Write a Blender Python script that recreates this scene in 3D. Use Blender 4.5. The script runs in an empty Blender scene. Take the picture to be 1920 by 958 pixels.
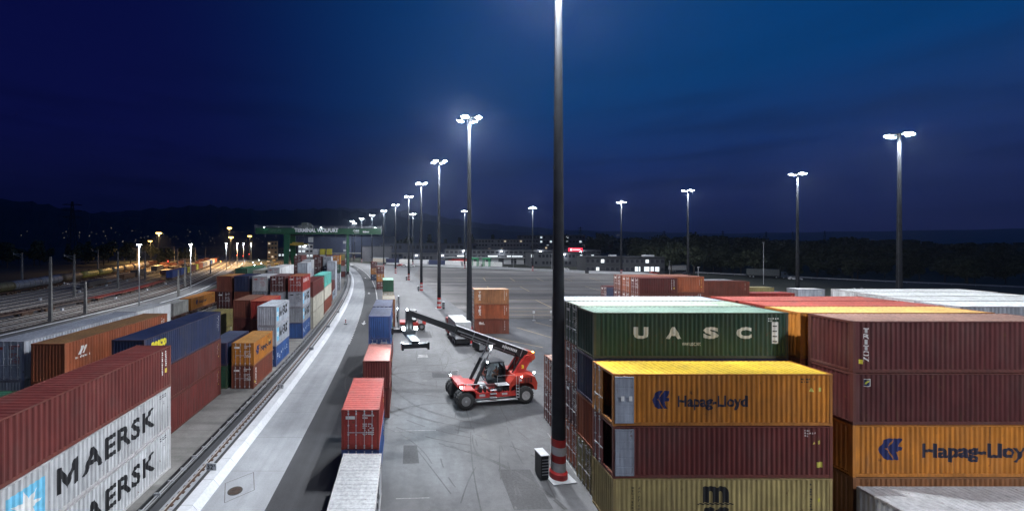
import bpy, bmesh, math, random
from math import sin, cos, pi, radians as R, sqrt, floor
from mathutils import Vector, Matrix
random.seed(7)
scene = bpy.context.scene
col = scene.collection

# ------------------------------------------------------------------ camera
cam_d = bpy.data.cameras.new('camera'); cam = bpy.data.objects.new('camera', cam_d); col.objects.link(cam)
cam.location = (0, 0, 16.0); cam.rotation_euler = (R(90), 0, 0)
cam_d.sensor_width = 36; cam_d.lens = 36 * 735 / 1920
cam_d.shift_x = 0.104; cam_d.shift_y = -0.0125
cam_d.clip_start = 0.1; cam_d.clip_end = 30000
scene.camera = cam
# ------------------------------------------------------------------ view
vs = scene.view_settings
vs.view_transform = 'Standard'; vs.look = 'None'; vs.exposure = -0.08; vs.gamma = 1; vs.use_curve_mapping = False
cy = scene.cycles
cy.use_denoising = True; cy.max_bounces = 4; cy.diffuse_bounces = 2; cy.glossy_bounces = 2
cy.volume_bounces = 0; cy.transparent_max_bounces = 6; cy.transmission_bounces = 3
cy.sample_clamp_indirect = 3; cy.sample_clamp_direct = 0; cy.caustics_reflective = False; cy.caustics_refractive = False
cy.use_light_tree = True
HAZE = 0.00012
LAMP_W = 66000.0
# ------------------------------------------------------------------ dusk sky
world = bpy.data.worlds.new('World'); scene.world = world; world.use_nodes = True
wn = world.node_tree; wn.nodes.clear()
def N(t, kind, **kw):
    n = t.nodes.new(kind)
    for k, v in kw.items(): setattr(n, k, v)
    return n
def ramp(t, stops, interp='LINEAR'):
    n = N(t, 'ShaderNodeValToRGB'); e = n.color_ramp.elements
    n.color_ramp.interpolation = interp
    while len(e) < len(stops): e.new(0.5)
    for i, (p, c) in enumerate(stops): e[i].position = p; e[i].color = (*c, 1)
    return n
def math_(t, op, a=None, b=None, c=None):
    n = N(t, 'ShaderNodeMath', operation=op)
    for i, v in enumerate((a, b, c)):
        if v is None: continue
        if hasattr(v, 'is_output'): t.links.new(v, n.inputs[i])
        else: n.inputs[i].default_value = v
    return n.outputs[0]
tc = N(wn, 'ShaderNodeTexCoord'); sx = N(wn, 'ShaderNodeSeparateXYZ'); wn.links.new(tc.outputs['Generated'], sx.inputs[0])
mapn = N(wn, 'ShaderNodeMapping'); mapn.inputs['Scale'].default_value = (2.2, 2.2, 16)
wn.links.new(tc.outputs['Generated'], mapn.inputs[0])
cl = N(wn, 'ShaderNodeTexNoise'); cl.inputs['Scale'].default_value = 1.7; cl.inputs['Detail'].default_value = 5; wn.links.new(mapn.outputs[0], cl.inputs[0])
elL = ramp(wn, [(0.0, (.006, .007, .034)), (.10, (.0045, .0055, .040)), (.22, (.0035, .0048, .056)), (.45, (.0022, .0035, .050)), (1, (.0015, .003, .03))])
elR = ramp(wn, [(0.0, (.020, .019, .078)), (.07, (.022, .025, .110)), (.16, (.012, .032, .145)), (.32, (.001, .050, .19)), (.6, (.0002, .052, .205)), (1, (.001, .03, .12))])
for r_ in (elL, elR): wn.links.new(sx.outputs[2], r_.inputs[0])
azr = N(wn, 'ShaderNodeMapRange'); azr.interpolation_type = 'SMOOTHERSTEP'
azr.inputs['From Min'].default_value = -0.60; azr.inputs['From Max'].default_value = 0.42
wn.links.new(sx.outputs[0], azr.inputs[0])
mx = N(wn, 'ShaderNodeMix', data_type='RGBA'); wn.links.new(azr.outputs[0], mx.inputs['Factor'])
wn.links.new(elL.outputs[0], mx.inputs['A']); wn.links.new(elR.outputs[0], mx.inputs['B'])
cm = N(wn, 'ShaderNodeMapRange'); cm.inputs['From Min'].default_value = .46; cm.inputs['From Max'].default_value = .66
cm.inputs['To Min'].default_value = 1.0; cm.inputs['To Max'].default_value = .62; wn.links.new(cl.outputs[0], cm.inputs[0])
mc = N(wn, 'ShaderNodeVectorMath', operation='SCALE'); wn.links.new(mx.outputs['Result'], mc.inputs[0]); 
fade = N(wn, 'ShaderNodeMapRange'); fade.inputs['From Min'].default_value = .16; fade.inputs['From Max'].default_value = .42; wn.links.new(sx.outputs[2], fade.inputs[0])
wn.links.new(math_(wn, 'ADD', cm.outputs[0], math_(wn, 'MULTIPLY', math_(wn, 'SUBTRACT', 1.0, cm.outputs[0]), fade.outputs[0])), mc.inputs['Scale'])
bg = N(wn, 'ShaderNodeBackground'); bg.inputs[1].default_value = 1.0; wn.links.new(mc.outputs[0], bg.inputs[0])
wo = N(wn, 'ShaderNodeOutputWorld'); wn.links.new(bg.outputs[0], wo.inputs[0])

# ------------------------------------------------------------------ materials
def mat(name, base=(.5, .5, .5), rough=.6, metal=0, emit=None, es=0, objcol=False, vary=0, vscale=3.0, bump=0, bscale=20, spec=.5):
    m = bpy.data.materials.new(name); m.use_nodes = True; t = m.node_tree
    b = t.nodes['Principled BSDF']
    b.inputs['Base Color'].default_value = (*base, 1); b.inputs['Roughness'].default_value = rough
    b.inputs['Metallic'].default_value = metal; b.inputs['Specular IOR Level'].default_value = spec
    src = None
    if objcol:
        oi = N(t, 'ShaderNodeObjectInfo'); src = oi.outputs['Color']; t.links.new(src, b.inputs['Base Color'])
    if vary:
        tcn = N(t, 'ShaderNodeTexCoord'); nz = N(t, 'ShaderNodeTexNoise'); nz.inputs['Scale'].default_value = vscale; nz.inputs['Detail'].default_value = 6
        t.links.new(tcn.outputs['Object'], nz.inputs[0])
        mr = N(t, 'ShaderNodeMapRange'); mr.inputs['From Min'].default_value = .3; mr.inputs['From Max'].default_value = .7
        mr.inputs['To Min'].default_value = 1 - vary; mr.inputs['To Max'].default_value = 1 + vary; t.links.new(nz.outputs[0], mr.inputs[0])
        sc_ = N(t, 'ShaderNodeVectorMath', operation='SCALE')
        if src: t.links.new(src, sc_.inputs[0])
        else: sc_.inputs[0].default_value = base
        t.links.new(mr.outputs[0], sc_.inputs['Scale']); t.links.new(sc_.outputs[0], b.inputs['Base Color'])
        if bump:
            nb = N(t, 'ShaderNodeTexNoise'); nb.inputs['Scale'].default_value = bscale; nb.inputs['Detail'].default_value = 4
            t.links.new(tcn.outputs['Object'], nb.inputs[0])
            bp = N(t, 'ShaderNodeBump'); bp.inputs['Strength'].default_value = bump; bp.inputs['Distance'].default_value = .02
            t.links.new(nb.outputs[0], bp.inputs['Height']); t.links.new(bp.outputs[0], b.inputs['Normal'])
    if emit:
        b.inputs['Emission Color'].default_value = (*emit, 1); b.inputs['Emission Strength'].default_value = es
        m.cycles.emission_sampling = 'NONE'
    return m

def container_paint():
    m = bpy.data.materials.new('container_paint'); m.use_nodes = True; t = m.node_tree; b = t.nodes['Principled BSDF']
    oi = N(t, 'ShaderNodeObjectInfo'); tcn = N(t, 'ShaderNodeTexCoord')
    off = N(t, 'ShaderNodeVectorMath', operation='SCALE'); 
    cmb = N(t, 'ShaderNodeCombineXYZ')
    for i in range(3): t.links.new(oi.outputs['Random'], cmb.inputs[i])
    t.links.new(cmb.outputs[0], off.inputs[0]); off.inputs['Scale'].default_value = 57.0
    add = N(t, 'ShaderNodeVectorMath', operation='ADD'); t.links.new(tcn.outputs['Object'], add.inputs[0]); t.links.new(off.outputs[0], add.inputs[1])
    def noise(scale, detail, mapping=None):
        src = add.outputs[0]
        if mapping:
            mp = N(t, 'ShaderNodeMapping'); mp.inputs['Scale'].default_value = mapping; t.links.new(src, mp.inputs[0]); src = mp.outputs[0]
        n = N(t, 'ShaderNodeTexNoise'); n.inputs['Scale'].default_value = scale; n.inputs['Detail'].default_value = detail
        n.inputs['Roughness'].default_value = .62; t.links.new(src, n.inputs[0]); return n.outputs[0]
    # faded / dirty tone
    mr = N(t, 'ShaderNodeMapRange'); mr.inputs['From Min'].default_value = .3; mr.inputs['From Max'].default_value = .72
    mr.inputs['To Min'].default_value = .76; mr.inputs['To Max'].default_value = 1.16; t.links.new(noise(.7, 8), mr.inputs[0])
    streak = N(t, 'ShaderNodeMapRange'); streak.inputs['From Min'].default_value = .35; streak.inputs['From Max'].default_value = .65
    streak.inputs['To Min'].default_value = .74; streak.inputs['To Max'].default_value = 1.14; t.links.new(noise(1.0, 5, (5, 5, .35)), streak.inputs[0])
    f = math_(t, 'MULTIPLY', mr.outputs[0], streak.outputs[0])
    rnd = N(t, 'ShaderNodeMapRange'); rnd.inputs['To Min'].default_value = .88; rnd.inputs['To Max'].default_value = 1.1; t.links.new(oi.outputs['Random'], rnd.inputs[0])
    f = math_(t, 'MULTIPLY', f, rnd.outputs[0])
    sc_ = N(t, 'ShaderNodeVectorMath', operation='SCALE'); t.links.new(oi.outputs['Color'], sc_.inputs[0]); t.links.new(f, sc_.inputs['Scale'])
    # grime veil
    g = N(t, 'ShaderNodeMapRange'); g.inputs['From Min'].default_value = .48; g.inputs['From Max'].default_value = .8; g.inputs['To Max'].default_value = .26
    t.links.new(noise(.55, 8, (1, 1, .5)), g.inputs[0])
    m1 = N(t, 'ShaderNodeMix', data_type='RGBA'); t.links.new(g.outputs[0], m1.inputs['Factor']); t.links.new(sc_.outputs[0], m1.inputs['A'])
    m1.inputs['B'].default_value = (.13, .115, .10, 1)
    # rust spots and runs
    rs = N(t, 'ShaderNodeMapRange'); rs.inputs['From Min'].default_value = .645; rs.inputs['From Max'].default_value = .71; rs.inputs['To Max'].default_value = .85
    t.links.new(noise(2.6, 8, (1.3, 1.3, .7)), rs.inputs[0])
    m2 = N(t, 'ShaderNodeMix', data_type='RGBA'); t.links.new(rs.outputs[0], m2.inputs['Factor']); t.links.new(m1.outputs['Result'], m2.inputs['A'])
    m2.inputs['B'].default_value = (.11, .042, .018, 1)
    rn = N(t, 'ShaderNodeMapRange'); rn.inputs['From Min'].default_value = .60; rn.inputs['From Max'].default_value = .72; rn.inputs['To Max'].default_value = .6
    t.links.new(noise(1.0, 6, (7, 7, .5)), rn.inputs[0])
    m3 = N(t, 'ShaderNodeMix', data_type='RGBA'); 
    ge = N(t, 'ShaderNodeNewGeometry'); sp3 = N(t, 'ShaderNodeSeparateXYZ'); t.links.new(ge.outputs['Normal'], sp3.inputs[0])
    side = math_(t, 'SUBTRACT', 1.0, math_(t, 'ABSOLUTE', sp3.outputs[2])); t.links.new(math_(t, 'MULTIPLY', rn.outputs[0], side), m3.inputs['Factor']); t.links.new(m2.outputs['Result'], m3.inputs['A'])
    m3.inputs['B'].default_value = (.10, .055, .030, 1)
    t.links.new(m3.outputs['Result'], b.inputs['Base Color'])
    rr = N(t, 'ShaderNodeMapRange'); rr.inputs['To Min'].default_value = .42; rr.inputs['To Max'].default_value = .75; t.links.new(noise(1.4, 4), rr.inputs[0])
    t.links.new(rr.outputs[0], b.inputs['Roughness'])
    bp = N(t, 'ShaderNodeBump'); bp.inputs['Strength'].default_value = .6; bp.inputs['Distance'].default_value = .05
    t.links.new(noise(.8, 3), bp.inputs['Height']); t.links.new(bp.outputs[0], b.inputs['Normal'])
    return m
M = {}
M['cpaint'] = container_paint()
M['paint'] = mat('painted_metal', objcol=True, rough=.48, vary=.24, vscale=2.2, bump=.3, bscale=6)
M['letter'] = mat('lettering_paint', objcol=True, rough=.6, vary=.14, vscale=2.5)
M['steel'] = mat('bare_steel', (.32, .33, .35), .35, .8, vary=.15)
M['galv'] = mat('galvanised_steel', (.45, .46, .48), .45, .3, vary=.1)
M['mast'] = mat('mast_steel', (.036, .038, .046), .7, .0, vary=.25, vscale=.9, spec=.12)
M['conduit'] = mat('cable_conduit', (.14, .145, .155), .5, .2)
M['black'] = mat('black_metal', (.016, .017, .019), .4, .2, vary=.2)
M['tyre'] = mat('tyre_rubber', (.018, .018, .019), .85, vary=.3, vscale=8)
M['glass'] = mat('cab_glass', (.02, .03, .035), .08, spec=.8)
M['led'] = mat('led_lens', (.9, .95, 1), .3, emit=(.86, .94, 1), es=60)
M['ledsmall'] = mat('work_light', (.9, .95, 1), .3, emit=(.8, .93, 1), es=40)
M['sodium'] = mat('sodium_lens', (1, .7, .3), .3, emit=(1, .58, .14), es=9)
M['amber'] = mat('amber_beacon', (1, .5, .1), .3, emit=(1, .45, .06), es=30)
M['window'] = mat('lit_window', (.8, .8, .8), .3, emit=(.85, .95, 1), es=.8)
M['windowwarm'] = mat('warm_window', (.8, .8, .8), .3, emit=(1, .72, .4), es=.5)
M['redsign'] = mat('red_sign_face', (.6, .02, .05), .3, emit=(1, .05, .10), es=1.4)
M['whitesign'] = mat('white_sign_letters', (.9, .9, .9), .3, emit=(1, .9, .9), es=1.6)
M['redlight'] = mat('red_signal', (.8, .02, .02), .3, emit=(1, .04, .03), es=14)
M['town'] = mat('town_window_light', (1, .9, .7), .3, emit=(1, .86, .66), es=.45)
M['darkglass'] = mat('dark_window', (.02, .022, .03), .12)
M['facade'] = mat('building_wall', objcol=True, rough=.8, vary=.1, vscale=.4)
M['wood'] = mat('plywood_floor', (.16, .09, .05), .7, vary=.3, vscale=3)
M['skin'] = mat('skin', (.5, .3, .22), .6)
M['rust'] = mat('rusty_steel', (.085, .045, .028), .75, .2, vary=.4, vscale=4)
M['railtop'] = mat('rail_steel', (.34, .31, .29), .4, .1, vary=.3, vscale=3)

def ground_mat(name, base, vary, scales, rough=.8, fine=60, bump=.25, joints=None, streak=None):
    m = bpy.data.materials.new(name); m.use_nodes = True; t = m.node_tree; b = t.nodes['Principled BSDF']
    tcn = N(t, 'ShaderNodeTexCoord'); f = None
    for s, a in scales:
        n = N(t, 'ShaderNodeTexNoise'); n.inputs['Scale'].default_value = s; n.inputs['Detail'].default_value = 6; n.inputs['Roughness'].default_value = .6
        t.links.new(tcn.outputs['Object'], n.inputs[0])
        r_ = N(t, 'ShaderNodeMapRange'); r_.inputs['From Min'].default_value = .32; r_.inputs['From Max'].default_value = .68
        r_.inputs['To Min'].default_value = 1 - a; r_.inputs['To Max'].default_value = 1 + a; t.links.new(n.outputs[0], r_.inputs[0])
        f = r_.outputs[0] if f is None else math_(t, 'MULTIPLY', f, r_.outputs[0])
    if streak:
        mp = N(t, 'ShaderNodeMapping'); mp.inputs['Scale'].default_value = streak[0]; t.links.new(tcn.outputs['Object'], mp.inputs[0])
        n = N(t, 'ShaderNodeTexNoise'); n.inputs['Scale'].default_value = 1; n.inputs['Detail'].default_value = 5; t.links.new(mp.outputs[0], n.inputs[0])
        r_ = N(t, 'ShaderNodeMapRange'); r_.inputs['From Min'].default_value = .35; r_.inputs['From Max'].default_value = .65
        r_.inputs['To Min'].default_value = 1 - streak[1]; r_.inputs['To Max'].default_value = 1 + streak[1]; t.links.new(n.outputs[0], r_.inputs[0])
        f = math_(t, 'MULTIPLY', f, r_.outputs[0])
    sc_ = N(t, 'ShaderNodeVectorMath', operation='SCALE'); sc_.inputs[0].default_value = base; t.links.new(f, sc_.inputs['Scale'])
    t.links.new(sc_.outputs[0], b.inputs['Base Color']); b.inputs['Roughness'].default_value = rough
    nb = N(t, 'ShaderNodeTexNoise'); nb.inputs['Scale'].default_value = fine; nb.inputs['Detail'].default_value = 2; t.links.new(tcn.outputs['Object'], nb.inputs[0])
    bp = N(t, 'ShaderNodeBump'); bp.inputs['Strength'].default_value = bump; bp.inputs['Distance'].default_value = .01
    t.links.new(nb.outputs[0], bp.inputs['Height']); t.links.new(bp.outputs[0], b.inputs['Normal'])
    return m
M['asphalt'] = ground_mat('asphalt', (.064, .065, .070), .1, [(.05, .26), (.22, .26), (1.8, .18), (20, .16)], .62, streak=((.9, .05, 1), .10))
M['asphaltdark'] = ground_mat('asphalt_lane', (.040, .041, .045), .1, [(.08, .15), (.9, .10), (9, .10)], .75, streak=((1.2, .05, 1), .12))
M['concrete'] = ground_mat('concrete_slab', (.29, .30, .315), .1, [(.12, .09), (.8, .08), (9, .07)], .8, streak=((1.5, .06, 1), .08))
M['concretedull'] = ground_mat('concrete_yard', (.17, .165, .155), .1, [(.12, .18), (.7, .14), (5, .10)], .8, streak=((.15, 1.1, 1), .22))
M['kerb'] = ground_mat('kerb_concrete', (.52, .53, .55), .1, [(.4, .08), (6, .08)], .75)
M['apron'] = ground_mat('apron_asphalt', (.084, .079, .078), .1, [(.02, .2), (.2, .16), (2, .1), (20, .1)], .75, streak=((.010, .16, 1), .6))
M['ballast'] = ground_mat('track_ballast', (.038, .031, .027), .1, [(.1, .2), (1.5, .25), (14, .35)], .95, fine=25, bump=.6)
M['walk'] = ground_mat('walkway_gravel', (.27, .255, .235), .1, [(.1, .15), (1.5, .15), (10, .2)], .95)
M['gravel'] = ground_mat('service_path', (.10, .10, .102), .1, [(.1, .15), (1.5, .15), (10, .2)], .95)
M['field'] = ground_mat('field_grass', (.018, .022, .013), .1, [(.01, .3), (.1, .3), (2, .3)], .95, fine=5, bump=.5)
M['hill'] = ground_mat('hill_slope', (.012, .016, .016), .1, [(.002, .35), (.01, .3)], .95, fine=.05)
M['linepaint'] = ground_mat('white_line_paint', (.55, .55, .55), .1, [(.6, .2), (7, .3)], .7)
M['fadedline'] = ground_mat('faded_line_paint', (.19, .19, .19), .1, [(1.6, .4), (9, .45)], .7)
M['patch'] = ground_mat('asphalt_patch', (.046, .046, .049), .1, [(.4, .15), (6, .2), (30, .15)], .8)
M['stain'] = ground_mat('oil_stain', (.034, .034, .035), .1, [(.9, .3), (5, .3)], .45)
M['lineyellow'] = ground_mat('worn_yellow_line', (.50, .36, .17), .1, [(.5, .25), (5, .3)], .7)
M['rubbermark'] = ground_mat('tyre_mark', (.036, .036, .038), .1, [(.8, .3), (7, .3)], .6)
M['iron'] = ground_mat('cast_iron', (.05, .042, .036), .1, [(3, .2), (30, .3)], .6)
M['leaf'] = mat('leaves', (.030, .040, .020), .8, vary=.45, vscale=.5)
M['bark'] = mat('bark', (.05, .04, .03), .9, vary=.3)

# ------------------------------------------------------------------ mesh helper
class MB:
    def __init__(s): s.v = []; s.f = []
    def quad(s, a, b, c, d):
        i = len(s.v); s.v += [a, b, c, d]; s.f.append((i, i+1, i+2, i+3)); return s
    def hexa(s, p):
        i = len(s.v); s.v += [tuple(q) for q in p]
        for f in ((0, 3, 2, 1), (4, 5, 6, 7), (0, 1, 5, 4), (1, 2, 6, 5), (2, 3, 7, 6), (3, 0, 4, 7)): s.f.append(tuple(i+k for k in f))
        return s
    def box(s, x0, x1, y0, y1, z0, z1):
        return s.hexa([(x0, y0, z0), (x1, y0, z0), (x1, y1, z0), (x0, y1, z0), (x0, y0, z1), (x1, y0, z1), (x1, y1, z1), (x0, y1, z1)])
    def cbox(s, c, d): return s.box(c[0]-d[0]/2, c[0]+d[0]/2, c[1]-d[1]/2, c[1]+d[1]/2, c[2]-d[2]/2, c[2]+d[2]/2)
    def beam(s, a, b, w, h, w2=None, h2=None, up=(0, 0, 1)):
        a = Vector(a); b = Vector(b); d = (b-a).normalized(); u = Vector(up)
        if abs(d.dot(u)) > .98: u = Vector((0, 1, 0))
        sd = d.cross(u).normalized(); u = sd.cross(d)
        w2 = w if w2 is None else w2; h2 = h if h2 is None else h2
        q = lambda p, ww, hh: [p - sd*ww/2 - u*hh/2, p + sd*ww/2 - u*hh/2, p + sd*ww/2 + u*hh/2, p - sd*ww/2 + u*hh/2]
        A = q(a, w, h); B = q(b, w2, h2)
        return s.hexa([A[0], A[1], B[1], B[0], A[3], A[2], B[2], B[3]])
    def tube(s, a, b, r0, r1=None, n=10, cap=True):
        a = Vector(a); b = Vector(b); d = (b-a).normalized(); r1 = r0 if r1 is None else r1
        u = Vector((0, 0, 1)) if abs(d.z) < .9 else Vector((1, 0, 0))
        x = d.cross(u).normalized(); y = d.cross(x); i = len(s.v)
        for p, r in ((a, r0), (b, r1)):
            for k in range(n):
                t = 2*pi*k/n; s.v.append(tuple(p + x*r*cos(t) + y*r*sin(t)))
        for k in range(n):
            k2 = (k+1) % n; s.f.append((i+k, i+n+k, i+n+k2, i+k2))
        if cap: s.f.append(tuple(i+k for k in range(n))); s.f.append(tuple(i+n+k for k in reversed(range(n))))
        return s
    def lathe(s, a, axis, prof, n=20):   # prof: list of (t along axis, radius)
        a = Vector(a); d = Vector(axis).normalized(); u = Vector((0, 0, 1)) if abs(d.z) < .9 else Vector((1, 0, 0))
        x = d.cross(u).normalized(); y = d.cross(x); i = len(s.v); m = len(prof)
        for t, r in prof:
            for k in range(n):
                q = 2*pi*k/n; s.v.append(tuple(a + d*t + x*r*cos(q) + y*r*sin(q)))
        for j in range(m-1):
            for k in range(n):
                k2 = (k+1) % n; s.f.append((i+j*n+k, i+(j+1)*n+k, i+(j+1)*n+k2, i+j*n+k2))
        s.f.append(tuple(i+k for k in range(n))); s.f.append(tuple(i+(m-1)*n+k for k in reversed(range(n))))
        return s
    def prism(s, pts, y0, y1, ax='y'):   # polygon in xz extruded along y (or in xy along z)
        i = len(s.v); n = len(pts)
        for y in (y0, y1):
            for p in pts: s.v.append((p[0], y, p[1]) if ax == 'y' else ((p[0], p[1], y) if ax == 'z' else (y, p[0], p[1])))
        for k in range(n):
            k2 = (k+1) % n; s.f.append((i+k, i+k2, i+n+k2, i+n+k))
        s.f.append(tuple(i+k for k in reversed(range(n)))); s.f.append(tuple(i+n+k for k in range(n)))
        return s
    def mesh(s, name, m, smooth=False):
        me = bpy.data.meshes.new(name); me.from_pydata([tuple(v) for v in s.v], [], s.f)
        if m is not None: me.materials.append(m)
        if smooth:
            for p in me.polygons: p.use_smooth = True
        me.update(); return me
def put(name, me, parent=None, color=None, loc=None, rotz=None, rot=None):
    o = bpy.data.objects.new(name, me); col.objects.link(o)
    if parent is not None: o.parent = parent
    if color is not None: o.color = (*color, 1)
    if loc is not None: o.location = loc
    if rotz is not None: o.rotation_euler = (0, 0, rotz)
    if rot is not None: o.rotation_euler = rot
    return o
def build(name, mb, m, parent=None, color=None, loc=None, rotz=None, smooth=False):
    return put(name, mb.mesh(name, m, smooth), parent, color, loc, rotz)
def thing(name, label, cat, loc=(0, 0, 0), rotz=0, group=None, obj=None):
    o = obj or bpy.data.objects.new(name, None)
    if obj is None: col.objects.link(o); o.empty_display_size = .5; o.location = loc; o.rotation_euler = (0, 0, rotz)
    o['label'] = label; o['category'] = cat
    if group: o['group'] = group
    return o
def struct(name, mb, m, loc=None, kind='structure'):
    o = build(name, mb, m, loc=loc); o['kind'] = kind; return o
def copy_tree(o, parent=None):
    c = o.copy(); col.objects.link(c); c.parent = parent
    for ch in list(o.children): copy_tree(ch, c)
    return c

# ------------------------------------------------------------------ curved terminal line
X0, Y0, RR = -8.4, 30.0, 970.0
def path(s, off):
    if s < Y0: return (X0 + off, s)
    t = (s - Y0)/RR; return (X0 - RR + (RR + off)*cos(t), Y0 + (RR + off)*sin(t))
def head(s): return 0 if s < Y0 else (s - Y0)/RR
def strip(mb, o0, o1, s0, s1, z, z1=None, step=6):
    """a flat band between two offsets; with z1 a solid bar from z to z1"""
    n = max(1, int((s1-s0)/step))
    for k in range(n):
        a = s0 + (s1-s0)*k/n; b = s0 + (s1-s0)*(k+1)/n
        p = [path(a, o0), path(a, o1), path(b, o1), path(b, o0)]
        if z1 is None: mb.quad(*[(q[0], q[1], z) for q in p])
        else: mb.hexa([(q[0], q[1], z) for q in p] + [(q[0], q[1], z1) for q in p])
    return mb
# rail yard line: straight, then bends to the left, then straight again
RY = [(-72.0, -40.0)]; RH = []
_h = 0.0
for _k in range(900):
    s = -40 + _k
    u = min(1, max(0, (s-70)/90)); _h = R(17.5)*(u*u*(3-2*u)) + R(6)*min(1, max(0, (s-170)/300))
    RH.append(_h); x, y = RY[-1]; RY.append((x - sin(_h), y + cos(_h)))
def rpath(s, off):
    k = max(0, min(898, s + 40)); i = int(k); f = k - i
    x = RY[i][0]*(1-f) + RY[i+1][0]*f; y = RY[i][1]*(1-f) + RY[i+1][1]*f; h = RH[i]
    return (x + off*cos(h), y + off*sin(h))
def rhead(s): return RH[int(max(0, min(898, s + 40)))]
def rstrip(mb, o0, o1, s0, s1, z, z1=None, step=8):
    n = max(1, int((s1-s0)/step))
    for k in range(n):
        a = s0 + (s1-s0)*k/n; b = s0 + (s1-s0)*(k+1)/n
        p = [rpath(a, o0), rpath(a, o1), rpath(b, o1), rpath(b, o0)]
        if z1 is None: mb.quad(*[(q[0], q[1], z) for q in p])
        else: mb.hexa([(q[0], q[1], z) for q in p] + [(q[0], q[1], z1) for q in p])
    return mb

# ------------------------------------------------------------------ ground
g = MB(); g.quad((-9000, -600, -.02), (9000, -600, -.02), (9000, 12000, -.02), (-9000, 12000, -.02)); struct('ground', g, M['field'])
g = MB(); g.quad((-17, -40, -.008), (125, -40, -.008), (140, 200, -.008), (60, 262, -.008)); g.f = []; g.v = []
pts = [(-12, -40), (130, -40), (122, 150), (118, 196), (70, 222), (20, 252), (-30, 300), (-60, 330), (-85, 330), (-60, 280), (-45, 220), (-22, 160), (-12, 90)]
g.v = [(p[0], p[1], -.008) for p in pts]; g.f = [tuple(range(len(pts)))]; struct('terminal_ground', g, M['asphalt'])
pts = [(14.5, 83), (119.5, 83), (119.5, 150), (116, 193), (70, 219), (24, 246), (8, 236), (4, 190), (9, 140), (12.5, 100)]
g = MB(); g.v = [(p[0], p[1], -.003) for p in pts]; g.f = [tuple(range(len(pts)))]; struct('parking_apron', g, M['apron'])
g = MB(); strip(g, -40, -7.1, -30, 330, -.010); struct('container_yard_slab', g, M['concretedull'])
g = MB(); strip(g, 0, 3.6, -30, 330, .002); struct('dark_asphalt_lane', g, M['asphaltdark'])
g = MB(); strip(g, -3.9, -.03, -30, 330, .004); struct('concrete_lane', g, M['concrete'])
g = MB(); strip(g, -5.3, -3.9, -30, 330, .003); strip(g, -6.35, -5.55, -30, 330, .006)
struct('concrete_rail_bed', g, M['concrete'])
g = MB(); strip(g, -7.1, -6.35, -30, 330, .001); strip(g, -5.55, -5.3, -30, 330, .001); struct('asphalt_beside_rail', g, M['asphaltdark'])
# joints of the slabs (dark grooves)
g = MB()
s = -20
while s < 300:
    w = .02 if s < 80 else .04
    strip(g, -3.88, -.06, s, s + w, .0075, step=50); strip(g, -16, -7.3, s + 1.3, s + 1.3 + w, -.0045, step=50)
    strip(g, -6.3, -5.6, s + .8, s + .8 + w, .010, step=50)
    s += 4.75
strip(g, -5.36, -5.30, -30, 300, .007)
struct('slab_joints', g, M['iron'])
# white slanted kerb wall
g = MB(); n = 130
for k in range(n):
    a = -30 + 330*k/n; b = -30 + 330*(k+1)/n
    def kp(q): 
        return [(*path(q, -5.05), 0), (*path(q, -3.86), 0), (*path(q, -4.25), .42), (*path(q, -4.95), .42)]
    A = kp(a); B = kp(b - .03)
    g.hexa([A[0], A[1], B[1], B[0], A[3], A[2], B[2], B[3]])
thing('kerb_wall', 'low white concrete kerb wall running along the crane rail beside the pale lane', 'kerb', obj=build('kerb_wall', g, M['kerb']))
# crane rail with clips
def crane_rail(off, label):
    g = MB(); strip(g, off-.07, off+.07, -30, 330, .006, .03); strip(g, off-.012, off+.012, -30, 330, .03, .13)
    o = thing('crane_rail', label, 'rail', group='crane rails', obj=build('crane_rail', g, M['rust']))
    g = MB(); strip(g, off-.036, off+.036, -30, 330, .13, .165); build('rail_head', g, M['railtop'], o)
    g = MB(); s = 12
    while s < 110:
        strip(g, off-.2, off-.08, s, s+.18, .01, .06, 9); strip(g, off+.08, off+.2, s, s+.18, .01, .06, 9); s += .62
    c = build('rail_clips', g, M['rust'], o); c['kind'] = 'stuff'
crane_rail(-5.95, 'rusty crane rail set in concrete beside the white kerb wall')
crane_rail(-34.6, 'crane rail on the far side of the container stacks under the paired crane legs')
# cable trough with twin pipes
g = MB(); strip(g, -7.55, -7.42, -30, 300, 0, .16); strip(g, -7.0, -6.93, -30, 300, 0, .10)
ct = thing('cable_trough', 'black cable trough with two bright pipes running between containers and crane rail', 'cable trough', obj=build('cable_trough', g, M['black']))
g = MB(); strip(g, -7.22, -7.17, -30, 300, .16, .21); strip(g, -7.06, -7.03, -30, 300, .14, .17); build('pipe', g, M['galv'], ct)
g = MB(); s = 13
while s < 150: strip(g, -7.4, -7.0, s, s+.06, .05, .22 if int(s) % 4 else .3, 9); s += 1.45
b_ = build('pipe_brackets', g, M['galv'], ct); b_['kind'] = 'stuff'
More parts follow.
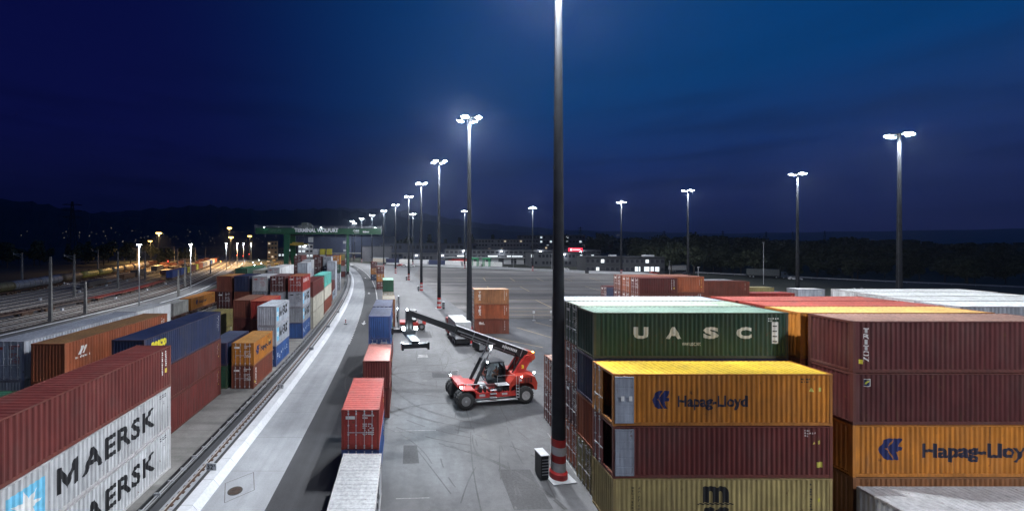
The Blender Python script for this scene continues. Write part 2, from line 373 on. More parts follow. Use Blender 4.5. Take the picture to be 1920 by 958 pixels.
# road markings
g = MB(); strip(g, 3.62, 3.85, 86, 320, .005)
s = 62
while s < 130: strip(g, -.05, .12, s, s + .5, .009, step=9); s += 1.2
def arrow(s, off, sc=1.0):
    P = lambda ds, do: (*path(s + ds*sc, off + do*sc), .010)
    g.quad(P(0, -.12), P(0, .12), P(2.2, .12), P(2.2, -.12)); g.quad(P(-1.6, -.02), P(-1.6, .02), P(0, .5), P(0, -.5))
for s_, o_ in ((78, 1.3), (124, 1.4), (178, 1.5), (236, 1.6)): arrow(s_, o_)
struct('white_lane_markings', g, M['linepaint']); g = MB()
g.quad((-.9, 33.3, .004), (2.6, 33.45, .004), (2.6, 33.55, .004), (-.9, 33.4, .004)); g.quad((-.6, 24.5, .004), (1.5, 24.6, .004), (1.5, 24.66, .004), (-.6, 24.58, .004))
g.quad((1.7, 54.6, .004), (3.2, 54.7, .004), (3.1, 56.2, .004), (1.8, 56.1, .004)); g.quad((-.7, 62.6, .004), (.8, 62.6, .004), (.8, 64.2, .004), (-.7, 64.2, .004))
g.quad((11.42, 14, .004), (11.5, 14, .004), (12.0, 33, .004), (11.92, 33, .004))
struct('faded_floor_markings', g, M['fadedline'])
g = MB()
def seg(x0, y0, x1, y1, w=.16, z=.006):
    d = Vector((x1-x0, y1-y0)).normalized(); nx, ny = -d.y*w/2, d.x*w/2
    g.quad((x0-nx, y0-ny, z), (x1-nx, y1-ny, z), (x1+nx, y1+ny, z), (x0+nx, y0+ny, z))
for y in (86.5, 91, 95.5, 109.5, 129, 145, 163.5, 180): seg(17 if y < 100 else 22, y + .4, 112, y - .3 + (y-130)*.0)
for y0 in (95.5, 129.5, 163.5):
    for k in range(8): seg(24 + 12*k + (y0-95)*.14, y0, 24.3 + 12*k + (y0-95)*.16, y0 + 14, .2)
seg(15, 66, 21, 60, .13); seg(21, 74, 26.5, 62, .13); seg(26, 79, 36, 58, .13)
struct('worn_bay_markings', g, M['lineyellow'])
# tyre marks
g = MB()
rnd = random.Random(3)
for cx, cy_, r, a0, a1 in ((10.5, 46.5, 12.2, 160, 262), (9.5, 47, 13.6, 168, 255), (2, 41, 7.5, 60, 150), (4.5, 30, 9, 75, 140), (6, 52, 8.5, 190, 290), (1.5, 60, 9, 280, 350), (3.2, 33, 13, 40, 95), (-2, 20, 12, 10, 70)):
    for dr in (0, .16, 2.9):
        n = 26
        for k in range(n):
            if rnd.random() < .22: continue
            t0 = R(a0 + (a1-a0)*k/n); t1 = R(a0 + (a1-a0)*(k+1)/n); q = r + dr
            g.quad((cx+q*cos(t0), cy_+q*sin(t0), .0035), (cx+(q+.14)*cos(t0), cy_+(q+.14)*sin(t0), .0035), (cx+(q+.14)*cos(t1), cy_+(q+.14)*sin(t1), .0035), (cx+q*cos(t1), cy_+q*sin(t1), .0035))
struct('tyre_marks', g, M['rubbermark'])
g = MB()
for k in range(40):
    x = rnd.uniform(0.2, 10.2); y = rnd.uniform(18, 75); a = rnd.gauss(0, .22); ln = rnd.uniform(3, 11); cur = rnd.gauss(0, .03); n = 9; px, py = x, y
    for i in range(n):
        qx = px + sin(a)*ln/n; qy = py + cos(a)*ln/n; a += cur; w = .05
        if rnd.random() > .25: g.quad((px-w, py, .0032), (px+w, py, .0032), (qx+w, qy, .0032), (qx-w, qy, .0032))
        px, py = qx, qy
t_ = struct('faint_wheel_tracks', g, M['rubbermark'])
g = MB()
for x, y, w, d in ((3.2, 46.5, 3.1, 2.2), (6.5, 23.5, 2.4, 4.2), (-.2, 28.4, 1.2, 2.6), (9.0, 50.5, 2.8, 1.8), (13.5, 74, 4, 3), (2.0, 66, 2.5, 5)): g.quad((x, y, .0018), (x+w, y+.1, .0018), (x+w-.1, y+d, .0018), (x+.05, y+d, .0018))
struct('asphalt_patches', g, M['patch'])
g = MB()
for k in range(34):
    x = rnd.uniform(-.6, 12); y = rnd.uniform(17, 80); r_ = rnd.uniform(.08, .42); i0 = len(g.v)
    for j in range(9): q = 2*pi*j/9; rr_ = r_*rnd.uniform(.6, 1.25); g.v.append((x + rr_*cos(q), y + rr_*sin(q)*1.4, .0028))
    g.f.append(tuple(range(i0, i0+9)))
struct('oil_stains', g, M['stain'])
# manhole and its slab outline
g = MB(); P = [(-11.15, 24.15), (-12.0, 26.1), (-10.6, 27.35), (-9.8, 25.4)]
for i in range(4):
    a = P[i]; b = P[(i+1) % 4]; d = (Vector(b)-Vector(a)).normalized()*.018
    g.quad((a[0]-d.y, a[1]+d.x, .0078), (b[0]-d.y, b[1]+d.x, .0078), (b[0]+d.y, b[1]-d.x, .0078), (a[0]+d.y, a[1]-d.x, .0078))
struct('slab_outline', g, M['iron'])
g = MB(); g.tube((-11.0, 25.3, .004), (-11.0, 25.3, .02), .46, n=28)
mh = thing('manhole_cover', 'round brown manhole cover in the pale concrete lane near the number 32', 'manhole cover', obj=build('manhole_cover', g, M['iron']))
g = MB()
for k in range(5): g.box(-11.3, -10.7, 25.0 + .14*k, 25.05 + .14*k, .02, .026)
build('grip_ribs', g, M['rust'], mh)

# ------------------------------------------------------------------ lettering
TXT = {}
def text_mesh(body, w, h, bold=.0, space=1.0):
    key = (body, round(w, 3), round(h, 3), bold, space)
    if key in TXT: return TXT[key]
    cu = bpy.data.curves.new('text', 'FONT'); cu.body = body; cu.size = 1; cu.offset = bold; cu.space_character = space; cu.resolution_u = 3
    cu.fill_mode = 'FRONT'
    o = bpy.data.objects.new('text', cu); col.objects.link(o)
    bpy.context.view_layer.update()
    me = bpy.data.meshes.new_from_object(o.evaluated_get(bpy.context.evaluated_depsgraph_get()))
    bpy.data.objects.remove(o); bpy.data.curves.remove(cu)
    xs = [v.co.x for v in me.vertices]; ys = [v.co.y for v in me.vertices]
    x0, x1, y0, y1 = min(xs), max(xs), min(ys), max(ys)
    V = [((v.co.x-x0)/(x1-x0)*w, (v.co.y-y0)/(y1-y0)*h) for v in me.vertices]; F = [tuple(p.vertices) for p in me.polygons]
    bpy.data.meshes.remove(me); TXT[key] = (V, F); return V, F
PITCH = .278; DEP = .054
def prof(x, L):                       # inward depth of the corrugation at x (side of a container of length L)
    if abs(x) > L/2 - .22: return 0
    u = ((x + 50*PITCH) % PITCH)/PITCH
    if u < .26: return 0
    if u < .5: return DEP*(u-.26)/.24
    if u < .76: return DEP
    return DEP*(1-(u-.76)/.24)
def breaks(x0, x1):
    out = []; k = floor(x0/PITCH) - 1
    while k*PITCH < x1 + PITCH:
        for u in (0, .26, .5, .76):
            x = (k+u)*PITCH
            if x0 < x < x1: out.append(x)
        k += 1
    return out
def on_side(shapes, L, smooth_side=False):
    """2D shapes [(V,F,dx,dz)] wrapped on the corrugated long side that faces local -y"""
    bm = bmesh.new()
    for V, F, dx, dz in shapes:
        vs_ = [bm.verts.new((v[0]+dx, 0, v[1]+dz)) for v in V]
        for f in F:
            try: bm.faces.new([vs_[i] for i in f])
            except ValueError: pass
    xs = [v.co.x for v in bm.verts]
    if not smooth_side:
        for x in breaks(min(xs), max(xs)):
            bmesh.ops.bisect_plane(bm, geom=bm.verts[:]+bm.edges[:]+bm.faces[:], plane_co=(x, 0, 0), plane_no=(1, 0, 0))
        for v in bm.verts: v.co.y = -1.2 + prof(v.co.x, L) - .006
    else:
        for v in bm.verts: v.co.y = -1.208
    bmesh.ops.recalc_face_normals(bm, faces=bm.faces)
    me = bpy.data.meshes.new('lettering'); bm.to_mesh(me); bm.free(); me.materials.append(M['letter']); return me
def rect(x0, z0, w, h): return ([(0, 0), (w, 0), (w, h), (0, h)], [(0, 1, 2, 3)], x0, z0)
from mathutils.geometry import tessellate_polygon
def poly(pts, x0, z0, sx=1, sz=1):
    P = [(p[0]*sx, p[1]*sz) for p in pts]; return (P, [tuple(f) for f in tessellate_polygon([[Vector((q[0], q[1], 0)) for q in P]])], x0, z0)
def letter_m(x, z, w, h):
    Q = [[(0, 0), (.2, 0), (.2, 1), (0, 1)], [(.8, 0), (1, 0), (1, 1), (.8, 1)], [(.2, .56), (.5, 0), (.5, .44), (.2, 1)], [(.5, 0), (.8, .56), (.8, 1), (.5, .44)]]
    return [([(p[0]*w, p[1]*h) for p in q], [(0, 1, 2, 3)], x, z) for q in Q]
def T(body, x, z, w, h, bold=.02, space=1.0):
    V, F = text_mesh(body, w, h, bold, space); return (V, F, x, z)
def vert(body, x, ztop, w, h, gap):
    return [T(c, x, ztop - (i+1)*h - i*gap, w*(.35 if c == 'I' else 1), h, .025) if c != 'I' else T(c, x + w*.36, ztop - (i+1)*h - i*gap, w*.26, h, .02) for i, c in enumerate(body)]
def marks(x, z, rows, w=.07, h=.1, seed=1):
    r = random.Random(seed); out = []
    for j, n in enumerate(rows):
        for i in range(n):
            if r.random() < .12: continue
            out.append(rect(x + i*w*1.35, z - j*h*1.45, w*r.uniform(.55, 1), h*r.uniform(.7, 1)))
    return out
def vmarks(x, ztop, n, seed=1, w=.09, h=.1):
    r = random.Random(seed); return [rect(x + r.uniform(0, .02), ztop - i*h*1.35, w*r.uniform(.6, 1), h*r.uniform(.6, 1)) for i in range(n) if r.random() > .12]
LOGO = {}
def star(x, z, r):
    pts = []
    for k in range(14):
        a = pi/2 + 2*pi*k/14 + .15; q = r if k % 2 == 0 else r*.42; pts.append((q*cos(a), q*sin(a)))
    c = len(pts); V = pts + [(0, 0)]; F = [(i, (i+1) % c, c) for i in range(c)]
    return (V, F, x, z)
WHITE = (.72, .72, .70); BLACKC = (.012, .012, .014); NAVY = (.012, .022, .11)
HLB = [(.03, .50), (.22, .86), (.36, 1.0), (.62, 1.0), (.52, .80), (.44, .62), (.30, .52), (.40, .44), (.50, .26), (.60, .04), (.62, 0), (.38, 0), (.20, .10), (.08, .34)]
HLT = [(.36, .54), (.50, .66), (.62, .88), (.70, 1.0), (1.0, 1.0), (.93, .78), (.84, .62), (1.0, .60), (.96, .44), (.74, .38), (.80, .16), (.90, 0), (.68, 0), (.56, .24), (.46, .46)]
def logo(kind, L, H):
    """list of (colour, mesh) pairs on the visible side"""
    key = (kind, L, H)
    if key in LOGO: return LOGO[key]
    a = -L/2; out = []; zc = H/2; top = H - .25
    def add(c, sh, smooth=False): out.append((c, on_side(sh, L, smooth)))
    if kind == 'maersk':
        k = L/12.19
        add((.16, .50, .70), [rect(a + .75*k, .55, 1.75*k, 1.75)])
        s_ = star(a + 1.62*k, 1.43, .78*min(1, k*1.2)); bmv = on_side([s_], L)
        for v in bmv.vertices: v.co.y -= .004
        out.append((WHITE, bmv))
        add(BLACKC, letter_m(a + 3.1*k, .92, 1.28*k, 1.28) + [T('AERSK', a + 4.62*k, .92, 5.9*k, 1.28, .03, 1.1)])
        add((.05, .05, .05), marks(L/2-1.15, top-.1, (7, 7), seed=3) + marks(L/2-.8, top-.55, (2, 2), seed=4))
    elif kind == 'hapag':
        k = L/12.19; x = a + (2.15 if L > 8 else .7)
        add(NAVY, [poly(HLB, x, .95, 1.0, 1.0), poly(HLT, x + .0, .95, 1.0, 1.0)])
        w = 3.9 if L > 8 else 3.6
        add((.015, .017, .04), [T('Hapag-Lloyd', x + 1.45, .86, w, .82, .035)])
        add((.05, .04, .03), marks(L/2-1.7, top-.1, (9, 5), seed=5))
        add((.62, .60, .16), [rect(L/2-.75, top-.75, .17, .22)] + [poly([(0, 0), (.24, 0), (.12, .22)], L/2-1.25, top-.75)])
    elif kind == 'hapagbig':
        x = a + 1.45
        add(NAVY, [poly(HLB, x, .95, 1.35, 1.2), poly(HLT, x, .95, 1.35, 1.2)])
        add((.015, .017, .04), [T('Hapag-Lloyd', x + 2.45, .82, 6.4, 1.05, .035)])
    elif kind == 'uasc':
        for i, c in enumerate('UASC'): add((.62, .61, .56), [T(c, a + [2.50, 4.56, 6.88, 8.98][i], 1.25, .96, .74, .055)])
        add((.62, .61, .56), [T('www.uasc.net', a + 5.55, .82, 1.15, .24, .01)])
        add(WHITE, [rect(L/2-1.0, .95, .42, 1.35)]); add(WHITE, marks(L/2-1.2, H-.42, (8, 3), seed=8))
        b2 = on_side([rect(L/2-.93, 1.05 + .32*k, .28, .07) for k in range(4)], L)
        for v in b2.vertices: v.co.y -= .004
        out.append((BLACKC, b2))
    elif kind == 'msc':
        add(BLACKC, [T('m', a + 5.0, 1.55, 1.45, .92, .05), T('sc', a + 5.05, .58, 1.4, .72, .05), rect(a + 4.7, 1.44, 2.0, .07)])
        add((.09, .075, .03), vert('MEDITERRANEAN'[:12], a + 1.05, H-.45, .13, .13, .03) + vert('SHIPPING', a + 1.4, H-.5, .13, .13, .03))
        add((.55, .50, .07), [rect(a + 2.0, .8, 1.4, .9)] if False else [rect(L/2-.8, 1.6, .18, .2)])
        add((.03, .03, .03), vmarks(L/2-1.2, H-.4, 14, 9))
    elif kind == 'triton':
        add(WHITE, vert('TRITON', a + .60, H-.40, .36, .27, .05)); add((.6, .52, .05), [rect(a + .35, .5, .22, .24)])
    elif kind == 'tritonr':
        add(WHITE, vert('TRITON', a + (1.4 if L > 8 else .7), H-.35, .32, .26, .05)); add((.45, .4, .3), vmarks(L/2-.9, H-.4, 11, 2))
    elif kind == 'tex':
        add(WHITE, vert('TEX', a + .75, H-.35, .42, .46, .10)); add(WHITE, vmarks(L/2-.8, H-.4, 12, 5) + vmarks(L/2-.45, H-.4, 7, 6))
    elif kind == 'tex2':
        add(WHITE, [rect(a + .8, H-.95, 1.0, .09)] + [T('Maxi', a + .8, H-.8, .8, .3, .03)]); add(WHITE, vmarks(L/2-.8, H-.4, 12, 15))
    elif kind == 'seaco':
        add((.72, .62, .04), [T('seaco', a + .95, H-1.05, 1.85, .62, .05)]); add(WHITE, vmarks(L/2-.7, H-.35, 10, 4) + vmarks(L/2-.4, H-.35, 13, 14))
    elif kind == 'kern':
        sl = [poly([(0, 0), (.26, 0), (.5, .6), (.24, .6)], a + 1.25, 1.75), poly([(0, .05), (.22, .05), (.42, .6), (.3, .6)], a + 1.6, 1.75)]
        add(WHITE, sl + [T('K-Logistics'[:0] or 'kerngrond', a + 1.0, 1.42, 1.35, .2, .02)] if False else sl + marks(a + 1.0, 1.5, (11,), .09, .16, 3))
        add(WHITE, vmarks(L/2-.9, H-.4, 5, 4) + vmarks(L/2-.6, H-.4, 5, 14))
    elif kind == 'codes':
        add(WHITE, vmarks(L/2-.95, H-.35, 12, 21) + vmarks(L/2-.6, H-.35, 8, 22)); add((.6, .45, .08), [rect(L/2-.62, H-1.75, .16, .3)])
    elif kind == 'codesy':
        add((.6, .55, .5), vmarks(L/2-.8, H-.3, 9, 31)); add((.65, .55, .06), vmarks(L/2-.5, H-.3, 9, 32) + [poly([(0, 0), (.24, 0), (.12, .22)], L/2-.55, H-1.75)])
    elif kind == 'codesm':
        add((.6, .6, .58), marks(L/2-1.5, H-.3, (3, 7, 2), seed=41)); add((.6, .55, .1), [poly([(0, 0), (.2, 0), (.1, .18)], L/2-1.1, H-1.0), rect(L/2-.8, H-1.0, .15, .2), rect(L/2-.85, .6, .3, .3)])
    elif kind == 'florens':
        add(WHITE, [rect(a + .62, H-.75, .42, .42), ]); b2 = on_side([rect(a + .65, H-.72, .36, .36)], L)
        for v in b2.vertices: v.co.y -= .003
        out.append(((.01, .02, .06), b2)); b3 = on_side([poly([(0, 0), (.08, 0), (.12, .1), (.26, .12), (.3, .2), (.1, .18)], a + .7, H-.62)], L)
        for v in b3.vertices: v.co.y -= .006
        out.append(((.6, .6, .08), b3))
    elif kind == 'bigf':
        add((.55, .62, .70), [T('F', a + .55, .75, .5, .8, .04), T('u', a + 1.35, .72, .45, .5, .04), rect(a + 2.2, 1.15, .3, .3), rect(a + 3.0, 1.3, .25, .3), T('u', a + 3.9, 1.2, .45, .5, .04), T('c', a + 4.7, 1.15, .4, .55, .04)])
    elif kind == 'zl':
        add((.1, .1, .1), [T('ZL', a + 1.1, H-1.2, .9, .6, .04)], True)
    elif kind == 'red3':
        add((.35, .03, .04), marks(a + .4, H-.6, (3,), .2, .3, 3))
    elif kind == 'small':
        add((.25, .22, .2), [rect(a + .9, H-1.2, .5, .35)])
    elif kind == 'brandw':
        add(WHITE, [T('mscbx', a + .6, 1.1, 4.2, .8, .03)] if False else marks(a + .6, 1.5, (8,), .42, .7, 12))
    LOGO[key] = out; return out

# ------------------------------------------------------------------ containers
CM = {}
def cmesh(L, H, what):
    key = (L, H, what)
    if key in CM: return CM[key]
    a = -L/2; W = 1.219; mb = MB(); m = M['cpaint']
    if what == 'frame':
        for x in (a, L/2 - .16):
            for y in (-W, W - .16): mb.box(x, x+.16, y, y+.16, .16, H-.12)
        for x in (a + .001, L/2 - .101): mb.box(x, x+.1, -W+.17, W-.17, H-.13, H-.01); mb.box(x, x+.1, -W+.17, W-.17, .03, .17)
        for s_ in (-1, 1):
            y0, y1 = (-W+.003, -W+.063) if s_ < 0 else (W-.063, W-.003)
            mb.box(a+.17, L/2-.17, y0, y1, H-.075, H-.012); mb.box(a+.17, L/2-.17, y0, y1, .03, .19)
        for x in (a-.006, L/2-.172):
            for y in (-W-.005, W-.173):
                mb.box(x, x+.178, y, y+.178, H-.118, H); mb.box(x, x+.178, y, y+.178, 0, .118+.03)
    elif what == 'side':
        xs = [a+.15, a+.2] + [x for x in breaks(a+.23, L/2-.23)] + [L/2-.2, L/2-.15]
        for x0, x1 in zip(xs, xs[1:]):
            y0 = -1.2 + prof(x0, L); y1 = -1.2 + prof(x1, L)
            mb.quad((x0, y0, .18), (x1, y1, .18), (x1, y1, H-.07), (x0, y0, H-.07))
    elif what == 'smooth':
        xs = [a+.15 + (L-.3)*k/10 for k in range(11)]
        for x0, x1 in zip(xs, xs[1:]): mb.quad((x0, -1.2, .18), (x1, -1.2, .18), (x1, -1.2, H-.07), (x0, -1.2, H-.07))
    elif what == 'roof':
        xs = [a+.1, a+.35]; x = a + .35; u = 0
        while x < L/2 - .5:
            xs += [x+.09, x+.12, x+.24, x+.27]; x += .33
        xs += [L/2-.1]
        for i, (x0, x1) in enumerate(zip(xs, xs[1:])):
            def zz(k): return H-.03 if (k < 2 or k >= len(xs)-1) else (H-.03 if (k-2) % 4 in (0, 3) else H-.008)
            mb.quad((x0, -W+.055, zz(i)), (x1, -W+.055, zz(i+1)), (x1, W-.055, zz(i+1)), (x0, W-.055, zz(i)))
    elif what == 'floor': mb.box(a+.1, L/2-.1, -1.16, 1.16, .1, .17); m = M['wood']
    elif what == 'end':       # corrugated blind end, at the +x end
        n = 9; p = 2.1/n; y = -1.05; pts = [(-W+.15, 0)]
        for k in range(n): pts += [(y, 0), (y+.045, .045), (y+p*.5, .045), (y+p*.5+.045, 0)]; y += p
        pts += [(W-.15, 0)]
        for (y0, d0), (y1, d1) in zip(pts, pts[1:]): mb.quad((L/2-.02-d0, y0, .17), (L/2-.02-d1, y1, .17), (L/2-.02-d1, y1, H-.12), (L/2-.02-d0, y0, H-.12))
    elif what == 'leaf':      # right-hand door leaf, local origin at hinge, leaf runs +y, outside faces -x
        w = 1.045; h0, h1 = .19, H-.14
        mb.box(0, .05, 0, .05, h0, h1); mb.box(0, .05, w-.05, w, h0, h1); mb.box(0, .05, .05, w-.05, h0, h0+.06); mb.box(0, .05, .05, w-.05, h1-.06, h1)
        n = 5; hh = (h1-h0-.12)/n
        for k in range(n):
            z = h0 + .06 + hh*k
            mb.box(.018, .040, .05, w-.05, z+.03, z+hh-.09)
            mb.quad((.030, .05, z-.03), (.030, w-.05, z-.03), (.030, w-.05, z+.04), (.030, .05, z+.04))
            mb.quad((.045, .05, z+hh-.1), (.045, w-.05, z+hh-.1), (.045, w-.05, z+hh), (.045, .05, z+hh))
            mb.box(-.012, .0, -.0, .1, z+.16, z+.26)
        mb.quad((.055, .0, h0), (.055, .0, h1), (.055, w, h1), (.055, w, h0))
    elif what == 'rod':
        mb.tube((-.045, 0, .1), (-.045, 0, H-.05), .019, n=6)
        for z in (.25, .95, 1.55, H-.3): mb.box(-.07, 0, -.05, .05, z, z+.07)
        mb.box(-.085, -.055, -.05, .42, 1.12, 1.16); mb.box(-.075, -.02, -.04, .04, .1, .19); mb.box(-.075, -.02, -.04, .04, H-.13, H-.05)
        m = M['galv']
    elif what == 'inner':     # inner liner of the opened leaf
        w = 1.045; mb.box(.056, .075, .03, w-.03, .22, H-.18); mb.box(.075, .14, .0, .07, .2, H-.16); mb.box(.075, .14, w-.07, w, .2, H-.16)
        for k in range(6): z = .22 + (H-.48)*k/5; mb.box(.075, .15, .075, w-.075, z, z+.075)
        m = M['cpaint']
    elif what == 'doormarks':
        r = random.Random(5); X = -L/2 - .002
        for j, n_ in enumerate((9, 4)):
            for i in range(n_):
                y = -.15 - i*.085; mb.quad((X, y, H-.42-j*.16), (X, y-.06, H-.42-j*.16), (X, y-.06, H-.32-j*.16), (X, y, H-.32-j*.16))
        for j in range(6):
            for i in range(7):
                if r.random() < .25: continue
                y = -.15 - i*.1 - (.05 if i > 2 else 0); z = H-.95-j*.13
                mb.quad((X, y, z), (X, y-.08, z), (X, y-.08, z+.06), (X, y, z+.06))
        mb.quad((X, .95, H-.62), (X, .35, H-.62), (X, .35, H-.42), (X, .95, H-.42))
        m = M['letter']
    me = mb.mesh('container_' + what, m); CM[key] = me; return me
C40, C20, HC, SD = 12.192, 6.058, 2.896, 2.591
NCONT = [0]
def container(cx, cy_, z, rot, L, H, color, label, door=True, roof=None, logo_=None, open_=False, rods=True, smooth=False, dmarks=WHITE, group=None, endcol=None, name='shipping_container'):
    """cx, cy_ = centre; door=True puts the door end at local -x (towards the camera or the yard road)"""
    NCONT[0] += 1
    o = thing(name, label, 'container', (cx, cy_, z), rot, group)
    put('frame', cmesh(L, H, 'frame'), o, tuple(c_*.74 + r_*.26 for c_, r_ in zip(color, (.13, .055, .03))))
    sd = 'smooth' if smooth else 'side'
    put('side_panel', cmesh(L, H, sd), o, color); put('side_panel', cmesh(L, H, sd), o, color, rotz=pi)
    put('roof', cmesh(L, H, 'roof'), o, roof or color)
    put('floor', cmesh(L, H, 'floor'), o)
    fl = 0 if door else pi
    put('end_panel', cmesh(L, H, 'end'), o, endcol or color, rotz=fl)
    X = -L/2 + .005
    def leafpos(y, rz, zt=0):     # hinge position in door-end frame -> container frame
        if door: return (X, y, zt), rz
        return (-X, -y, zt), rz + pi
    for sgn in (-1, 1):
        if open_ and sgn < 0:
            d = put('door', cmesh(L, H, 'leaf'), o, (.33, .36, .42), loc=(X + .06, -1.30, 0), rotz=-pi/2)
            # swung through 270 degrees: it lies along the long side showing its inner face
            put('inner_panel', cmesh(L, H, 'inner'), d, (.30, .33, .38) if open_ == 1 else (.47, .49, .50)); d.scale = (-1, 1, 1)
            continue
        if sgn < 0: p, rz = leafpos(-1.05, 0); d = put('door', cmesh(L, H, 'leaf'), o, endcol or color, loc=p, rotz=rz)
        else: p, rz = leafpos(1.05, 0); d = put('door', cmesh(L, H, 'leaf'), o, endcol or color, loc=p, rotz=rz); d.scale = (1, -1, 1)
        if rods and door:
            for yy in (.28, .78): put('lock_rod', cmesh(L, H, 'rod'), d, loc=(0, yy, 0))
    if open_ == 1:
        g_ = MB()
        for xx in (.28, .72): g_.box(X+.06+xx, X+.06+xx+.18, -1.385, -1.378, 1.45, 1.72)
        build('door_label', g_, M['letter'], o, WHITE)
    if door and rods and dmarks and not open_: put('markings', cmesh(L, H, 'doormarks'), o, dmarks)
    if not logo_ and not smooth and rods and L > 0: logo_ = ('codes', 'codesy', 'codesm')[NCONT[0] % 3]
    if logo_:
        for c, me in logo(logo_, L, H): put('lettering', me, o, c)
    return o
MAR = (.135, .026, .022); MAR2 = (.088, .018, .018); BRN = (.20, .052, .030); ORB = (.33, .085, .032); RED = (.33, .030, .022)
ORG = (.52, .19, .020); NVY = (.013, .024, .075); BLU = (.035, .095, .28); GRN = (.02, .085, .048); DGRN = (.012, .050, .032); GRY = (.30, .32, .35)
WHT = (.55, .56, .57); CRM = (.50, .47, .38); OLV = (.26, .22, .085); TAN = (.30, .13, .055); TEAL = (.10, .40, .34); YEL = (.52, .45, .04); LGR = (.42, .45, .50)
LV = {1: [''], 2: ['bottom', 'top'], 3: ['bottom', 'middle', 'top'], 4: ['bottom', 'second up', 'third up', 'top'], 5: ['bottom', 'second up', 'middle', 'fourth up', 'top']}
NAMEC = {(.43, .34, .14): 'olive yellow', MAR: 'maroon', MAR2: 'dark maroon', BRN: 'brown', ORB: 'rust orange', RED: 'red', ORG: 'orange', NVY: 'navy blue', BLU: 'blue', GRN: 'green', DGRN: 'dark green', GRY: 'grey', WHT: 'white', CRM: 'cream', OLV: 'olive yellow', TAN: 'tan orange', TEAL: 'turquoise', YEL: 'yellow', LGR: 'pale grey'}
def stack(x, y, orient, levels, where, rot=0, z=0, group='containers stacked in the yard'):
    """orient 'y': x = right edge, y = front edge, long axis away from camera; orient 'x': x = left end, y = front side"""
    n = len(levels)
    for i, lv in enumerate(levels):
        d = dict(lv[1]) if len(lv) > 1 and isinstance(lv[1], dict) else {}
        c = lv[0]; L = d.pop('L', C40); H = d.pop('H', HC); ex = d.pop('ex', ''); 
        if orient == 'y':
            cx, cy_ = x - 1.22*cos(rot) - (L/2)*sin(rot), y + (L/2)*cos(rot) - 1.22*sin(rot); rz = pi/2 + rot
        else: cx, cy_ = x + L/2, y + 1.22; rz = rot
        jx = random.uniform(-.03, .03); jy = random.uniform(-.03, .03)
        lab = NAMEC[c] + ' container' + (' ' + ex if ex else '') + (', ' + LV[n][i] + ' of' if n > 1 else ',') + ' ' + where
        container(cx + jx*.6, cy_ + jy*.6, z, rz, L, H, c, lab, group=group, **d)
        z += H + .012
def D(c, **k): return (c, k)
# ---- right foreground block (long sides facing the camera)
R1 = 'the right front stack'
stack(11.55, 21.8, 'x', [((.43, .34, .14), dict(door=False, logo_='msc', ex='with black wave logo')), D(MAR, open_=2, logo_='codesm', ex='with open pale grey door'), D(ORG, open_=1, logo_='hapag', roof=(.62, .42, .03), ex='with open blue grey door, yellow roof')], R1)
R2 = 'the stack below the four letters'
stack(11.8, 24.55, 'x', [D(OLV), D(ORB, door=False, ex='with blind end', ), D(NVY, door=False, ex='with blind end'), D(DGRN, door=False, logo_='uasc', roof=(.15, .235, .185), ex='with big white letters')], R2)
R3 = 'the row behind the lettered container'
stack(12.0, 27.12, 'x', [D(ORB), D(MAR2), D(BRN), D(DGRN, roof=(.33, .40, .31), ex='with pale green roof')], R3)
R4 = 'the last tall row, behind the pale green roof'
stack(12.0, 29.68, 'x', [D(BRN), D(NVY), D(MAR), D(GRY, roof=(.34, .37, .42))], R4)
stack(12.65, 33.4, 'x', [D(MAR, ), D(BRN, roof=(.36, .24, .19))], 'the low stack just left of the foreground mast')
stack(24.9, 19.2, 'x', [D(WHT, H=SD, door=False, roof=(.50, .51, .53), ex='with rusty roof edges')], 'standing alone at the lower right corner')
stack(25.0, 21.9, 'x', [D(TAN, door=False, logo_='small'), D(ORG, door=False, logo_='hapagbig', ex='with huge lettering'), D(MAR2, door=False, logo_='florens', ex='with small square sticker'), D(MAR2, door=False, logo_='triton', roof=(.30, .17, .13), ex='with upright white lettering')], 'the stack at the right edge')
stack(24.75, 24.6, 'x', [D(MAR), D(BRN, door=False), D(ORB, door=False), D(ORG, door=False, roof=(.62, .40, .12), ex='with light orange roof')], 'the row hidden behind the right edge stack')
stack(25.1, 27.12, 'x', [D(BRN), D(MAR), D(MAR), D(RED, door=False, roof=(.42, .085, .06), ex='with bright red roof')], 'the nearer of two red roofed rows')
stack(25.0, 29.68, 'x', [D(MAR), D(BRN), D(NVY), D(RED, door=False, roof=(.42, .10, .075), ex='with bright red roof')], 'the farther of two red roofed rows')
for k, w_ in enumerate(('nearest', 'second', 'third', 'farthest')):
    stack(38.2 + .75*k, 27.0 + 2.62*k, 'x', [D(GRY, smooth=True, rods=False), D(WHT, smooth=True, rods=False), D(WHT, smooth=True, rods=False), D(LGR if k == 0 else WHT, smooth=k > 0, rods=False, roof=(.62, .64, .63))], 'the ' + w_ + ' row of the broad white roofs at right', group='refrigerated containers with white roofs')
